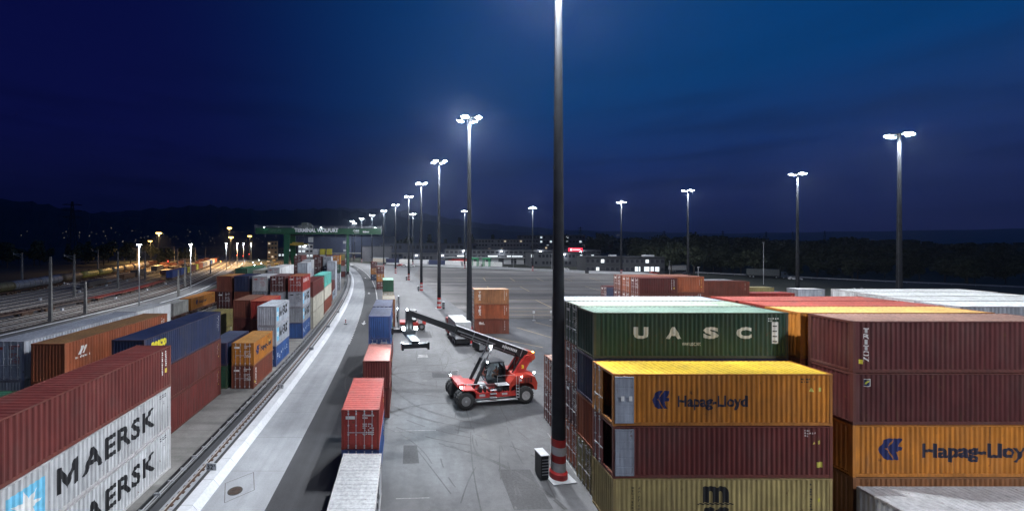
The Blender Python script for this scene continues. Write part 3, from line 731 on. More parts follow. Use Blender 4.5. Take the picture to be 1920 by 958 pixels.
# ---- middle distance right block
stack(37.0, 62.0, 'x', [D(MAR, L=C20, H=SD), D(BRN, L=C20, H=SD), D(BRN, L=C20, H=SD), D(MAR, L=C20, H=SD, logo_='codes')], 'the short stack beyond the green roofs')
stack(37.0, 64.6, 'x', [D(BRN, H=SD), D(ORB, H=SD), D(BRN, H=SD), D(ORB, H=SD, roof=(.36, .15, .10))], 'the second row beyond the green roofs')
stack(37.0, 67.2, 'x', [D(MAR, H=SD), D(BRN, H=SD), D(MAR, H=SD), D(BRN, H=SD, roof=(.34, .16, .11))], 'the third row beyond the green roofs')
stack(37.0, 69.8, 'x', [D(BRN, H=SD), D(NVY, H=SD), D(NVY, H=SD, door=False)], 'the fourth row beyond the green roofs')
stack(37.6, 73.0, 'x', [D(GRN, H=SD), D(MAR, H=SD), D(MAR, H=SD)], 'the back row beyond the green roofs')
stack(58.0, 80.0, 'x', [D(BRN, H=SD), D(ORB, H=SD), D(BRN, logo_='tritonr', door=False, endcol=(.42, .42, .43), ex='with upright white lettering')], 'the midground stack beside the short maroon one')  # brown end coloured pale grey: direct lamp light put into its colour
stack(57.0, 82.7, 'x', [D(GRY, H=SD, door=False), D(GRY, H=SD, door=False), D(WHT, H=2.896, door=False)], 'the row behind the middle distance brown container')
stack(71.2, 84.0, 'x', [D(MAR, H=SD), D(RED, H=SD, ex='with small pale logo')], 'the low stack left of the olive one')
stack(71.5, 89.0, 'x', [D(BRN), D(OLV, logo_='msc', ex='with black logo')], 'the low midground stack with black logo')
stack(86.0, 86.0, 'x', [D(GRY, L=C20, door=False), D(LGR, L=C20, door=False, roof=(.6, .6, .6))], 'the short pair ending the middle row')
stack(12.1, 68.8, 'x', [D(BRN, L=C20, H=SD, logo_='tex2'), D(ORB, L=C20, H=SD, logo_='tex', ex='with upright white letters'), D(TAN, L=C20, H=SD, logo_='tex', roof=(.45, .27, .16), ex='with upright white letters')], 'the lone stack by the second mast', group='lone stack of short containers')
# ---- left foreground
stack(-16.7, 15.7, 'y', [D(WHT, logo_='maersk', ex='with black letters, clean sides'), D(WHT, logo_='maersk', ex='with black letters and star'), D(MAR, logo_='codes', ex='with ribbed dull roof')], 'the lower left stack', rot=0)
stack(-19.6, 29.4, 'y', [D(MAR, logo_='codesy'), D(MAR, logo_='codesy'), D(NVY, door=False, logo_='seaco', ex='with yellow lettering')], 'the long stack behind the nearest left one')
stack(-24.6, 28.3, 'y', [D(BRN), D(MAR), D(ORB, door=False, roof=(.28, .15, .06), logo_='kern', ex='with small white emblem')], 'the stack left of navy blue')
stack(-26.9, 14.9, 'y', [D(GRY), D(GRN, door=False, roof=(.03, .17, .10))], 'the low pair peeping above the dull maroon roof at left')
stack(-28.2, 29.0, 'y', [D(GRY), D(GRY, door=False), D(LGR, dmarks=(.45, .08, .05), roof=(.36, .38, .42), ex='with grey ribbed roof')], 'the leftmost long stack')
stack(-28.4, 41.4, 'y', [D(GRY, L=C20, H=HC), D(MAR, L=C20, H=HC), D(WHT, L=C20, roof=(.62, .62, .6), smooth=True, ex='with clean white roof')], 'the short stack behind the leftmost grey roof')
stack(-16.65, 43.0, 'y', [D(BRN, L=C20, H=2.5, logo_='triton', ex='with upright letters'), D(ORG, L=C20, H=2.5, logo_='hapag', roof=(.50, .25, .07), ex='with blue logo')], 'the near short pair beside the rail')
stack(-19.6, 43.0, 'y', [D(GRN, L=C20, H=2.5, rods=False), D(NVY, L=C20, H=2.5, roof=(.07, .085, .14), rods=False)], 'the short pair left of the orange one')
stack(-16.7, 50.6, 'y', [D(BLU, L=C20, H=SD, logo_='bigf', ex='with worn white letters'), D(LGR, L=C20, H=SD, door=False, logo_='maersk', ex='with black letters'), D(LGR, L=C20, H=SD, door=False, logo_='maersk', roof=(.5, .53, .57), ex='with black letters')], 'the rail side stack before five columns', rot=R(1))
stack(-19.35, 55.2, 'y', [D(MAR, L=C20, H=SD), D(BRN, L=C20, H=SD, rods=False), D(RED, L=C20, H=SD, door=False, logo_='small', roof=(.42, .10, .055), ex='with white emblem')], 'the stack left of the pale grey ones', rot=R(1.5))
stack(-22.2, 56.1, 'y', [D(BRN, L=C20, H=SD, door=False), D(MAR, L=C20, H=SD, door=False), D(BRN, L=C20, H=SD, door=False, roof=(.24, .12, .08), ex='with blind end')], 'the second stack left of the pale grey ones', rot=R(1.5))
stack(-31.1, 70.0, 'y', [D(OLV, L=C20, H=SD, dmarks=None, ex='with barred doors')], 'low on the ground left of the five columns', rot=R(2)) if False else stack(-28.2, 58.5, 'y', [D(OLV, L=C20, H=SD, dmarks=None), D(OLV, L=C20, H=SD, dmarks=None, ex='with barred doors')], 'the low pair left of the brown containers', rot=R(2))
# ---- five columns, four high
BY = 65.5
for xr, lv, w_ in ((-29.05, [D(BRN, L=C20, H=SD), D(MAR, L=C20, H=SD), D(MAR2, L=C20, H=SD), D(BRN, L=C20, H=SD, door=False, roof=(.50, .24, .07))], 'first'),
                   (-26.15, [D(NVY, L=C20, H=SD), D(BRN, L=C20, H=SD), D(BRN, L=C20, H=SD, door=False), D(NVY, L=C20, H=SD, door=False)], 'second'),
                   (-23.15, [D(BRN, L=C20, H=SD), D(GRY, L=C20, H=SD), D(GRY, L=C20, H=SD, dmarks=BLACKC), D(WHT, L=C20, H=SD, dmarks=(.5, .05, .04))], 'third'),
                   (-20.15, [D(GRY, L=C20, H=SD), D(GRY, L=C20, H=SD), D(GRY, L=C20, H=SD, door=False), D(MAR2, L=C20, H=SD, roof=(.22, .13, .12))], 'fourth'),
                   (-17.15, [D(BLU, L=C20, H=SD, door=False, logo_='bigf'), D(GRY, L=C20, H=SD, door=False, logo_='maersk'), D(LGR, L=C20, H=SD, logo_='maersk', dmarks=BLACKC), D(RED, L=C20, H=SD, logo_='brandw', roof=(.42, .15, .07))], 'fifth')):
    stack(xr, BY, 'y', lv, 'the ' + w_ + ' of five columns', rot=R(2))
# ---- outer column beyond
stack(-17.2, 73.0, 'y', [D(CRM, smooth=True, logo_='small', rods=False), D(CRM, smooth=True, logo_='small', rods=False), D(MAR, logo_='codes', rods=False)], 'the long rail side stack behind the five columns', rot=R(2.6))
stack(-18.2, 88.0, 'y', [D(BRN, rods=False), D(CRM, smooth=True, logo_='small', rods=False), D(TEAL, rods=False, roof=(.13, .50, .43))], 'the rail side stack with the turquoise top', rot=R(3.4))
stack(-19.7, 101.5, 'y', [D(ORB, L=C20, H=SD), D(BRN, L=C20, H=SD)], 'the low rail side pair behind the turquoise container', rot=R(4))
stack(-20.1, 108.2, 'y', [D(LGR, L=C20, H=SD, logo_='maersk'), D(MAR, L=C20, H=SD)], 'the rail side pair before the tall pale grey stack', rot=R(4.5))
stack(-20.6, 115.0, 'y', [D(LGR, L=C20, H=SD, door=False), D(LGR, L=C20, H=SD, door=False), D(LGR, L=C20, H=SD, door=False), D(LGR, L=C20, H=SD, door=False)], 'the tall pale grey stack beside the rail', rot=R(5))
stack(-21.9, 131.0, 'y', [D(GRY, L=C20), D(LGR, L=C20), D(GRN, L=C20), D(ORG, L=C20, door=True)], 'the far rail side stack topped by orange', rot=R(6))
stack(-25.7, 80.0, 'y', [D(GRY, H=SD, rods=False), D(MAR, H=SD, rods=False), D(WHT, H=2.8, smooth=True), D(WHT, H=HC, smooth=True, logo_='zl', dmarks=(.4, .08, .07), roof=(.62, .62, .60))], 'the reefer stack behind the five columns', rot=R(2.5))
stack(-28.7, 80.0, 'y', [D(BRN, H=SD, rods=False), D(BRN, H=SD, rods=False), D(CRM, H=SD, door=False), D(CRM, H=SD, door=False, roof=(.52, .52, .46))], 'the cream stack behind the five columns', rot=R(2.5))
stack(-32.3, 80.0, 'y', [D(GRN, H=SD, rods=False), D(MAR, H=SD, rods=False), D(GRN, H=SD, door=False), D(GRN, H=HC, door=False, roof=(.06, .25, .12))], 'the green topped stack behind the five columns', rot=R(2.5))
stack(-21.9, 84.0, 'y', [D(BRN, L=C20, rods=False), D(MAR, L=C20, rods=False), D(CRM, L=C20, H=SD, rods=False)], 'the cream topped stack right of the white reefer', rot=R(2.5))
stack(-24.3, 97.0, 'y', [D(GRY, L=C20, rods=False), D(LGR, L=C20, rods=False), D(WHT, L=C20, H=SD, rods=False), D(LGR, L=C20, H=SD, door=False, roof=(.6, .6, .6))], 'the pale ribbed stack left of the turquoise container', rot=R(3.5))
stack(-27.0, 112.0, 'y', [D(BRN, L=C20, rods=False), D(GRY, L=C20, rods=False), D(LGR, L=C20, H=SD, rods=False), D(WHT, L=C20, H=SD, door=False)], 'the pale stack behind the ribbed one', rot=R(4.5))
stack(-25.8, 121.0, 'y', [D(MAR, L=C20), D(BRN, L=C20), D(MAR2, L=C20), D(MAR2, L=C20)], 'the dark maroon stack behind the turquoise container', rot=R(5))
stack(-23.1, 121.5, 'y', [D(BRN, L=C20), D(GRY, L=C20), D(NVY, L=C20), D(GRY, L=C20, dmarks=BLACKC)], 'the stack between dark maroon and pale grey', rot=R(5))
stack(-34.5, 130.0, 'y', [D(GRY, L=C20), D(BRN, L=C20), D(MAR, L=C20), D(MAR, roof=(.25, .12, .10))], 'the stack nearest the paired crane legs', rot=R(6))
for k, (c, dd) in enumerate(((WHT, True), (YEL, False), (YEL, True), (BLU, False), (OLV, True))):
    stack(-40.2 + 3.0*k - (.0 if k < 4 else 0), 181.0 + .5*k, 'y', [D(GRY, L=C20, H=SD, rods=False), D(MAR, L=C20, H=SD, rods=False), D(GRY, L=C20, H=SD, rods=False), D(LGR if k % 2 else BRN, L=C20, H=SD, rods=False), D(c, L=C20, H=SD, rods=False, door=dd)][(0 if k < 3 else 1):],
          'the far %s column under the crane girder' % ('first', 'second', 'third', 'fourth', 'fifth')[k], rot=R(9))
# ---- row of containers standing in the roadway
g2 = 'containers in a line beside the asphalt lane'
stack(-1.5, 12.8, 'y', [D(WHT, H=SD, logo_='maersk', roof=(.40, .41, .42), ex='with stained white roof')], 'nearest of the line beside the asphalt lane', group=g2)
stack(-1.7, 25.4, 'y', [D(BLU, L=C20, H=SD, dmarks=WHITE), D(RED, L=C20, H=SD, logo_='codes', roof=(.42, .065, .05), ex='with white marks')], 'the second stack of the roadway line', group=g2)
stack(-1.45, 35.9, 'y', [D(MAR, L=C20, H=SD, door=False), D(MAR, L=C20, H=SD, door=False, roof=(.27, .10, .085))], 'the third stack of the roadway line', group=g2)
stack(-1.7, 43.9, 'y', [D(BLU, L=C20, H=SD), D(BLU, L=C20, H=SD), D((.05, .17, .50), L=C20, H=SD, door=False, roof=(.085, .10, .16), ex='ribbed bright')] if False else [D(NVY, L=C20, H=SD), D(BLU, L=C20, H=SD), D(BLU, L=C20, H=SD, door=False, roof=(.085, .10, .16), ex='with ribbed end')], 'the fourth stack of the roadway line', group=g2)
stack(-1.8, 50.6, 'y', [D(BRN, L=C20, H=SD), D(GRN, L=C20, H=SD), D(NVY, L=C20, H=SD, roof=(.085, .10, .16))], 'the fifth stack of the roadway line', group=g2)
stack(-2.0, 75.0, 'y', [D(ORB, L=C20, H=SD), D(TAN, L=C20, H=SD, door=False, roof=(.40, .36, .28))], 'the low pair before the green container in the roadway line', rot=R(2.6), group=g2)
stack(-2.6, 86.0, 'y', [D(BRN, L=C20, H=SD), D(CRM, L=C20, H=SD), D(GRN, L=C20, H=SD, door=False, roof=(.28, .48, .36))], 'the green topped stack of the roadway line', rot=R(3.2), group=g2)
stack(-7.4, 135.0, 'y', [D(MAR, L=C20, H=SD), D(ORG, L=C20, H=SD), D(MAR, L=C20, H=SD)], 'the maroon and orange stack of the roadway line', rot=R(6), group=g2)
stack(-12.0, 166.0, 'y', [D(NVY, L=C20, H=SD), D(ORG, L=C20, H=SD), D(MAR, L=C20, H=SD)], 'the last stack of the roadway line', rot=R(8), group=g2)
print('containers', NCONT[0])

# ------------------------------------------------------------------ floodlight masts
def spot(name, parent, loc, power, size=R(168), color=(.94, .965, 1), radius=.9, blend=.55, rot=(0, 0, 0)):
    l = bpy.data.lights.new(name, 'SPOT'); l.energy = power; l.color = color; l.spot_size = size; l.spot_blend = blend; l.shadow_soft_size = radius
    o = bpy.data.objects.new(name, l); col.objects.link(o); o.parent = parent; o.location = loc; o.rotation_euler = rot; return o
MH = 36.2
def mast_meshes():
    d = {}
    g = MB(); g.tube((0, 0, .45), (0, 0, MH-.4), .47, .20, 20); d['pole'] = g.mesh('pole', M['mast'], True)
    for p in d['pole'].polygons: p.use_smooth = len(p.vertices) == 4
    g = MB(); g.box(-.85, .85, -.85, .85, 0, .06); d['foot_plate'] = g.mesh('foot_plate', M['concrete'])
    g = MB(); g.lathe((0, 0, 0), (0, 0, 1), [(.06, .60), (.42, .60), (.55, .49)], 24); d['red_band'] = [g.mesh('red_band', M['paint'])]
    for z0, z1, r0, r1 in ((1.15, 1.65, .481, .478), (2.2, 2.7, .474, .47)): g = MB(); g.tube((0, 0, z0), (0, 0, z1), r0, r1, 24); d['red_band'].append(g.mesh('red_band', M['paint']))
    d['white_band'] = []
    for z0, z1, r0, r1 in ((.55, 1.148, .484, .482), (1.652, 2.198, .478, .475)): g = MB(); g.tube((0, 0, z0), (0, 0, z1), r0, r1, 24); d['white_band'].append(g.mesh('white_band', M['paint']))
    g = MB(); g.tube((0, 0, MH-.55), (0, 0, MH-.2), .34, n=16)
    for k in range(4):
        a = pi/4 + pi/2*k; g.beam((.2*cos(a), .2*sin(a), MH-.32), (1.75*cos(a), 1.75*sin(a), MH-.25), .12, .12)
        g.beam((1.5*cos(a-.35), 1.5*sin(a-.35), MH-.2), (1.5*cos(a+.35), 1.5*sin(a+.35), MH-.2), .09, .09)
    d['lamp_head'] = g.mesh('lamp_head', M['black'])
    g = MB(); g.hexa([(-.52, -.35, -.10), (.52, -.35, -.10), (.52, .35, -.10), (-.52, .35, -.10), (-.42, -.26, .10), (.42, -.26, .10), (.42, .26, .10), (-.42, .26, .10)])
    d['floodlight'] = g.mesh('floodlight', M['black'])
    g = MB(); g.hexa([(-.40, -.26, -.26), (.40, -.26, -.26), (.40, .26, -.26), (-.40, .26, -.26), (-.52, -.35, -.101), (.52, -.35, -.101), (.52, .35, -.101), (-.52, .35, -.101)]); d['lens'] = g.mesh('lens', M['led'])
    g = MB()
    for i in range(9): z = 4 + 3.4*i; g.box(-.53 + z*.0072, -.45 + z*.0072, -.03, .03, z, z+.22)
    g.beam((-.50, 0, .6), (-.235, 0, MH-1), .03, .03); d['cable_run'] = g.mesh('cable_run', M['conduit'])
    return d
MM = mast_meshes()
REDC = (.45, .02, .02)
def mast(x, y, label, rot=0, power=LAMP_W, group='floodlight masts along the roadway', bands=True, tilt=42):
    o = thing('light_mast', label, 'light mast', (x, y, 0), rot, group)
    put('pole', MM['pole'], o); put('foot_plate', MM['foot_plate'], o)
    for m_ in MM['red_band']: put('red_band', m_, o, (.32, .016, .016))
    for m_ in MM['white_band']: put('white_band', m_, o, (.42, .42, .42))
    put('lamp_head', MM['lamp_head'], o); put('cable_run', MM['cable_run'], o)
    for k in range(4):
        a = pi/4 + pi/2*k
        f = put('floodlight', MM['floodlight'], o, loc=(1.55*cos(a), 1.55*sin(a), MH-.42), rot=(R(14), 0, a - pi/2))
        put('lens', MM['lens'], f)
    for k in range(4):     # four floodlights aimed outwards and down
        a = pi/4 + pi/2*k
        e = (Matrix.Rotation(a, 3, 'Z') @ Matrix.Rotation(-R(tilt), 3, 'Y')).to_euler()
        spot('mast_light', o, (1.25*cos(a), 1.25*sin(a), MH-.7), power*.72, radius=.16, size=R(2*(tilt + 4)), blend=.22, rot=e)
    gl_ = bpy.data.lights.new('lamp_spill', 'POINT'); gl_.energy = power*.22; gl_.color = (.86, .93, 1); gl_.shadow_soft_size = .5
    go = bpy.data.objects.new('lamp_spill', gl_); col.objects.link(go); go.parent = o; go.location = (0, 0, MH - 1.6)
    return o
ords = ['foreground', 'second', 'third', 'fourth', 'fifth', 'sixth', 'seventh', 'eighth', 'ninth', 'tenth']
MP = [(10.45, 26.8), (10.2, 62.6), (8.2, 95.6), (5.3, 130.7), (1.4, 168), (-5.2, 205), (-13.5, 243), (-24, 282), (-36, 322), (-49, 360)]
for i, (x, y) in enumerate(MP):
    mast(x, y, 'tall dark mast with red and white banded foot, ' + ords[i] + ' in the curving row', rot=R(10), power=LAMP_W*(1.0 if i < 5 else .8))
mast(10.5, -8.5, 'tall mast of the curving row standing behind the viewer', rot=R(10), power=LAMP_W*.16)
mast(68.7, 31.5, 'tall mast beyond the right edge beside the white roofs', rot=R(30), power=LAMP_W*.7, group='floodlight masts around the apron')
mast(46.7, -9, 'tall mast behind the viewer at right', rot=R(30), power=LAMP_W*1.05, group='floodlight masts around the apron')
FP = [(90.7, 72, 'rightmost tall mast against the sky'), (112.7, 112.7, 'second tall mast from the right'), (107, 148.5, 'third tall mast from the right, beyond the brown containers'), (105.7, 192, 'fourth tall mast from the right, at the dark office building'),
      (72, 222, 'tall mast just left of the thick foreground mast, by the apron edge'), (37, 245, 'tall distant mast behind the second mast'), (5.0, 270, 'tall distant mast between the fourth and fifth masts'), (-52, 400, 'short looking farthest mast behind the crane girder')]
for x, y, lb in FP: mast(x, y, lb, rot=R(30), power=LAMP_W*.85, group='floodlight masts around the apron', tilt=35)
# control cabinets next to the masts
def cabinet(x, y, label, rot=0):
    o = thing('control_cabinet', label, 'cabinet', (x, y, 0), rot, 'control cabinets at mast feet')
    g = MB(); g.box(-.27, .27, -.45, .45, .1, 1.62); g.box(-.24, .24, -.42, .42, 0, .1); build('housing', g, M['black'], o)
    g = MB(); g.box(-.31, .31, -.49, .49, 1.62, 1.68); build('lid', g, M['galv'], o)
    g = MB(); g.box(-.02, .25, -.462, -.45, .2, 1.55); build('door_panel', g, M['mast'], o)
    g = MB()
    for k in range(6): g.box(-.22, .22, -.475, -.463, .35 + .2*k, .39 + .2*k)
    build('louvres', g, M['galv'], o)
cabinet(9.35, 26.9, 'black cabinet with pale lid at the foot of the foreground mast', R(8))
cabinet(9.2, 95.2, 'small dark cabinet left of the third mast', 0); cabinet(4.3, 130.4, 'small dark cabinet left of the fourth mast', 0); cabinet(.4, 167.6, 'small dark cabinet left of the fifth mast')
# slim masts of the rail yard
g = MB(); g.tube((0, 0, 0), (0, 0, 15.6), .13, .075, 10, True); SP = g.mesh('pole', M['galv'], True)
g = MB(); g.box(-.5, .5, -.22, .22, 15.55, 15.75); SH = g.mesh('lamp_head', M['black'])
g = MB(); g.box(-.45, .45, -.2, .2, 15.45, 15.549); SL = g.mesh('lens', M['led'])
for i, (x, y) in enumerate(((-65.9, 97), (-70.4, 128.5), (-101.5, 222), (-112, 261), (-124, 300), (-136, 345))):
    o = thing('yard_lamp', 'slim pale lamp post with white lamp, ' + ['nearest at left', 'second from the left', 'third', 'fourth', 'fifth', 'farthest', 'hidden at far left'][i] + ' beside the rail tracks', 'lamp post', (x, y, 0), R(15), 'slim lamp posts along the tracks')
    put('pole', SP, o); put('lamp_head', SH, o); put('lens', SL, o)
    spot('yard_light', o, (0, 0, 15.3), 20000, radius=.5, size=R(164))
g = MB(); g.tube((0, 0, 0), (0, 0, 22), .2, .1, 8); TP = g.mesh('pole', M['black'])
g = MB(); g.tube((0, 0, 22.0), (0, 0, 22.3), .9, .9, 12); TH = g.mesh('lamp_head', M['black'])
g = MB(); g.lathe((0, 0, 21.0), (0, 0, 1), [(0, .7), (.3, 1.4), (.7, 1.6), (.99, 1.3)], 12); TL = g.mesh('lens', M['sodium'])
for x, y, sc_, lb in ((-146, 232, 1.0, 'orange lamp mast standing alone left of the slim posts'), (-128, 285, 1.23, 'highest orange lamp mast'), (-114, 256, .90, 'lower orange lamp mast beneath the highest one'), (-124, 312, .98, 'orange lamp mast next to the crane girder end'), (-215, 330, .8, 'faint orange lamp mast far left')):
    o = thing('sodium_mast', lb, 'light mast', (x, y, 0), 0, 'orange lamp masts in the rail yard'); o.scale = (1, 1, sc_)
    put('pole', TP, o); put('lamp_head', TH, o); put('lens', TL, o)
    spot('sodium_light', o, (0, 0, 20.6), 120000, color=(1, .58, .20), radius=.6)

# ------------------------------------------------------------------ rail yard
g = MB(); pts = [rpath(s, 3) for s in range(-40, 560, 12)] + [rpath(s, -62) for s in range(548, -41, -12)]
n = len(pts)//2
for k in range(n-1): g.quad((*pts[k], -.006), (*pts[k+1], -.006), (*pts[2*n-2-k], -.006), (*pts[2*n-1-k], -.006))
struct('rail_yard_ballast', g, M['ballast'])
g = MB(); strip(g, -52, -34.9, -30, 360, -.012); struct('loading_track_ballast', g, M['ballast'])
g = MB(); rstrip(g, 3.0, 10.5, -40, 420, -.002); struct('service_path', g, M['gravel'])
g = MB(); rstrip(g, 8.3, 8.6, 10, 420, 0, .18); rstrip(g, 2.2, 2.45, 60, 420, 0, .16)
thing('path_kerb', 'thin white kerb line following the service path between tracks and container yard', 'kerb', obj=build('path_kerb', g, M['kerb']))
def track(fn, off, s0, s1, label, grp):
    g = MB()
    for q in (-.75, .75): fn(g, off+q-.04, off+q+.04, s0, s1, .0, .17)
    o = thing('railway_track', label, 'rail track', group=grp, obj=build('railway_track', g, M['railtop']))
    g = MB(); s = max(s0, 20)
    while s < min(s1, 150): fn(g, off-1.25, off+1.25, s, s+.26, -.002, .05, 9); s += 1.2 if s < 150 else 2.4
    q = build('sleepers', g, M['rust'], o); q['kind'] = 'stuff'
TO = [-1.5, -6.2, -11.0, -15.8, -20.6, -25.4, -30.2, -35.0, -39.8, -44.6, -49.4, -54.2]
for k, off in enumerate(TO):
    track(rstrip, off, -40, 540, 'rail track, number %s counted outward from the service path' % ['one', 'two', 'three', 'four', 'five', 'six', 'seven', 'eight', 'nine', 'ten', 'eleven', 'twelve'][k], 'parallel tracks of the rail yard')
for k, off in enumerate((-37.7, -42.4, -47.1)):
    track(strip, off, -30, 360, 'loading track under the crane, ' + ['nearest the containers', 'middle of three', 'outermost of three'][k], 'loading tracks under the crane')
# pale walkways between tracks
g = MB()
for off in (-3.85, -8.6, -13.4, -18.2, -23.0, -27.8, -32.6, -37.4, -42.2, -47): rstrip(g, off-.55, off+.55, -40, 460, .003)
struct('walkways_between_tracks', g, M['walk'])

def wheelset(mb, x, r=.46, hw=.72):
    for y in (-hw, hw): mb.tube((x, y-.07, r+.15), (x, y+.07, r+.15), r, n=12)
    mb.tube((x, -hw, r+.15), (x, hw, r+.15), .08, n=6)
def flat_meshes(L):
    d = {}; g = MB()
    for y in (-1.1, 1.0): g.box(-L/2, L/2, y, y+.1, .95, 1.25)
    g.box(-L/2, L/2, -.25, .25, .75, 1.15)
    k = -L/2
    while k < L/2: g.box(k, k+.18, -1.15, 1.15, 1.0, 1.27); k += 1.55
    for x in (-L/2-.6, L/2+.05): g.box(x, x+.55, -.14, .14, .85, 1.05); 
    for x in (-L/2-.35, L/2+.0):
        for y in (-.9, .8): g.tube((x, y+.05, 1.0), (x+.35, y+.05, 1.0), .18, n=8)
    d['frame'] = g
    g = MB()
    for x in (-L/2+1.6, -L/2+3.4, L/2-3.4, L/2-1.6): wheelset(g, x)
    for x in (-L/2+2.5, L/2-2.5):
        for y in (-.95, .85): g.box(x-1.3, x+1.3, y, y+.1, .45, .8)
    d['bogies'] = g; return d
FM = {}
def flat(L):
    if L not in FM:
        d = flat_meshes(L); FM[L] = (d['frame'].mesh('frame', M['paint']), d['bogies'].mesh('bogies', M['rust']))
    return FM[L]
def flat_wagon(pos, rot, L, label, color, grp):
    o = thing('flat_wagon', label, 'rail wagon', (*pos, 0), rot, grp); a, b = flat(L); put('frame', a, o, color); put('bogies', b, o); return o
def tank_mesh(L):
    g = MB(); g.lathe((-L/2+.4, 0, 2.75), (1, 0, 0), [(0, .35), (.12, 1.0), (.4, 1.38), (.8, 1.48), (L-1.6, 1.48), (L-1.2, 1.38), (L-.92, 1.0), (L-.8, .35)], 20)
    t = g.mesh('tank', M['paint'], True)
    g = MB()
    for q in range(5): x = -L/2 + 1.6 + (L-3.2)*q/4; g.lathe((x, 0, 2.75), (1, 0, 0), [(0, 1.5), (.14, 1.5)], 20)
    r = g.mesh('tank_rings', M['rust'])
    g = MB(); g.box(-.9, .9, -.5, .5, 4.2, 4.28); g.tube((0, 0, 4.1), (0, 0, 4.5), .35, n=10)
    for y in (-.5, .5):
        g.beam((-.9, y, 5.0), (.9, y, 5.0), .04, .04)
        for x in (-.9, .9): g.beam((x, y, 4.2), (x, y, 5.0), .04, .04)
    w = g.mesh('walkway', M['rust'])
    g = MB(); g.box(-L/2-.2, L/2+.2, -1.1, 1.1, .95, 1.2)
    for x in (-L/2-.5, L/2+.2):
        for y in (-.9, .8): g.tube((x, y+.05, 1.05), (x+.35, y+.05, 1.05), .2, n=8)
    u = g.mesh('underframe', M['rust'])
    g = MB()
    for x in (-L/2+1.4, -L/2+3.2, L/2-3.2, L/2-1.4): wheelset(g, x)
    return t, r, w, u, g.mesh('bogies', M['rust'])
TK = tank_mesh(13.5)
tcol = [((.09, .025, .022), 'dark red'), ((.11, .03, .025), 'maroon'), ((.06, .06, .065), 'dark grey'), ((.08, .075, .07), 'brown grey'), ((.10, .09, .04), 'grey and yellow'), ((.16, .17, .19), 'grey'), ((.20, .20, .21), 'pale grey'), ((.16, .11, .06), 'brown'), ((.34, .27, .05), 'yellow'), ((.32, .26, .06), 'dirty yellow'), ((.20, .16, .09), 'tan'), ((.15, .12, .09), 'dull tan'), ((.14, .13, .12), 'drab'), ((.1, .1, .12), 'slate')]
for k, (c, nm) in enumerate(tcol):
    s = 62 + 15.2*k; x, y = rpath(s, -44.6)
    o = thing('tank_wagon', '%s tank wagon in the long tank train, number %d from the left edge' % (nm, k+1), 'tank wagon', (x, y, 0), rhead(s) + pi/2, 'tank wagons of the long train')
    put('tank', TK[0], o, c); put('tank_rings', TK[1], o); put('walkway', TK[2], o); put('underframe', TK[3], o); put('bogies', TK[4], o)
for k, (c, nm) in enumerate((((.09, .055, .04), 'rusty brown'), ((.10, .06, .045), 'rusty brown'), ((.08, .06, .05), 'dark brown'), ((.24, .055, .042), 'red'), ((.26, .055, .045), 'red'), ((.22, .05, .042), 'red'))):
    s = 62 + 17.6*k; x, y = rpath(s, -11.0)
    flat_wagon((x, y), rhead(s) + pi/2, 16.4, 'empty %s flat wagon, number %d from the left on the near track' % (nm, k+1), c, 'empty flat wagons')
# loaded train behind the red flats
BX = [((.03, .07, .25), 'blue', 13.7), ((.03, .07, .25), 'blue', 13.7), (YEL, 'yellow', C20), (MAR, 'maroon', C40), (YEL, 'yellow', C20), (ORB, 'rust orange', C40), (GRY, 'grey', C40), (GRY, 'grey', C40), (BLU, 'blue', C40), (WHT, 'white', C40), (ORB, 'rust orange', C40)]
s = 168
for k, (c, nm, L) in enumerate(BX):
    L_ = 12.19 if L > 7 else C20; s += L_/2 + 1.0; x, y = rpath(s, -11.0)
    flat_wagon((x, y), rhead(s) + pi/2, L_ + .6, 'flat wagon carrying the %s box, number %d of the loaded train' % (nm, k+1), (.12, .07, .05), 'wagons of the loaded train')
    container(x, y, 1.29, rhead(s) + pi/2, L_, HC, c, '%s container riding number %d of the loaded train' % (nm, k+1), rods=False, group='containers on the loaded train')
    s += L_/2 + 1.0
# cement hoppers (grey, yellow tops) near the slim posts
for k in range(4):
    s = 150 + 14*k; x, y = rpath(s, 14.5 + .0*k)
    o = thing('tank_wagon', ['dull maroon ended tank wagon left of the green container roof', 'yellow tank wagon beside the green container roof', 'second yellow tank wagon beyond the green roof', 'third yellow tank wagon beyond the green roof'][k], 'tank wagon', (x, y, 0), rhead(s) + pi/2, 'tank wagons beside the container yard')
    put('tank', TK[0], o, [(.16, .13, .12), (.36, .25, .07), (.34, .24, .06), (.3, .25, .08)][k]); put('tank_rings', TK[1], o); put('underframe', TK[3], o); put('bogies', TK[4], o)
# wagons loaded on the crane tracks
def on_crane_track(s, off, L, H, c, label, wl, **k):
    x, y = path(s, off); flat_wagon((x, y), head(s) + pi/2, L + .7, wl, (.13, .05, .04), 'wagons on the loading tracks')
    return container(x, y, 1.29, head(s) + pi/2, L, H, c, label, group='containers on the loading tracks', **k)
on_crane_track(82.9, -37.7, C20, SD, (.50, .49, .44), 'dusty cream container on a wagon left of the five columns', 'wagon under the dusty cream container', dmarks=(.3, .3, .3), smooth=True, logo_='red3')
on_crane_track(93.6, -37.7, C40, SD, ORG, 'orange container with blue bird emblem on a wagon left of the columns', 'wagon under the orange container with blue emblem', rods=False, logo_='hapag')
on_crane_track(107.8, -37.7, C40, SD, MAR, 'maroon container on the wagon behind the orange one', 'wagon under the maroon container behind the orange one', rods=False)
x, y = path(70, -37.7); flat_wagon((x, y), head(70) + pi/2, 14, 'empty dark flat wagon in front of the dusty cream container', (.13, .05, .04), 'wagons on the loading tracks')
x, y = path(54, -37.7); flat_wagon((x, y), head(54) + pi/2, 14, 'empty dark flat wagon behind the white roofed short container', (.13, .05, .04), 'wagons on the loading tracks')
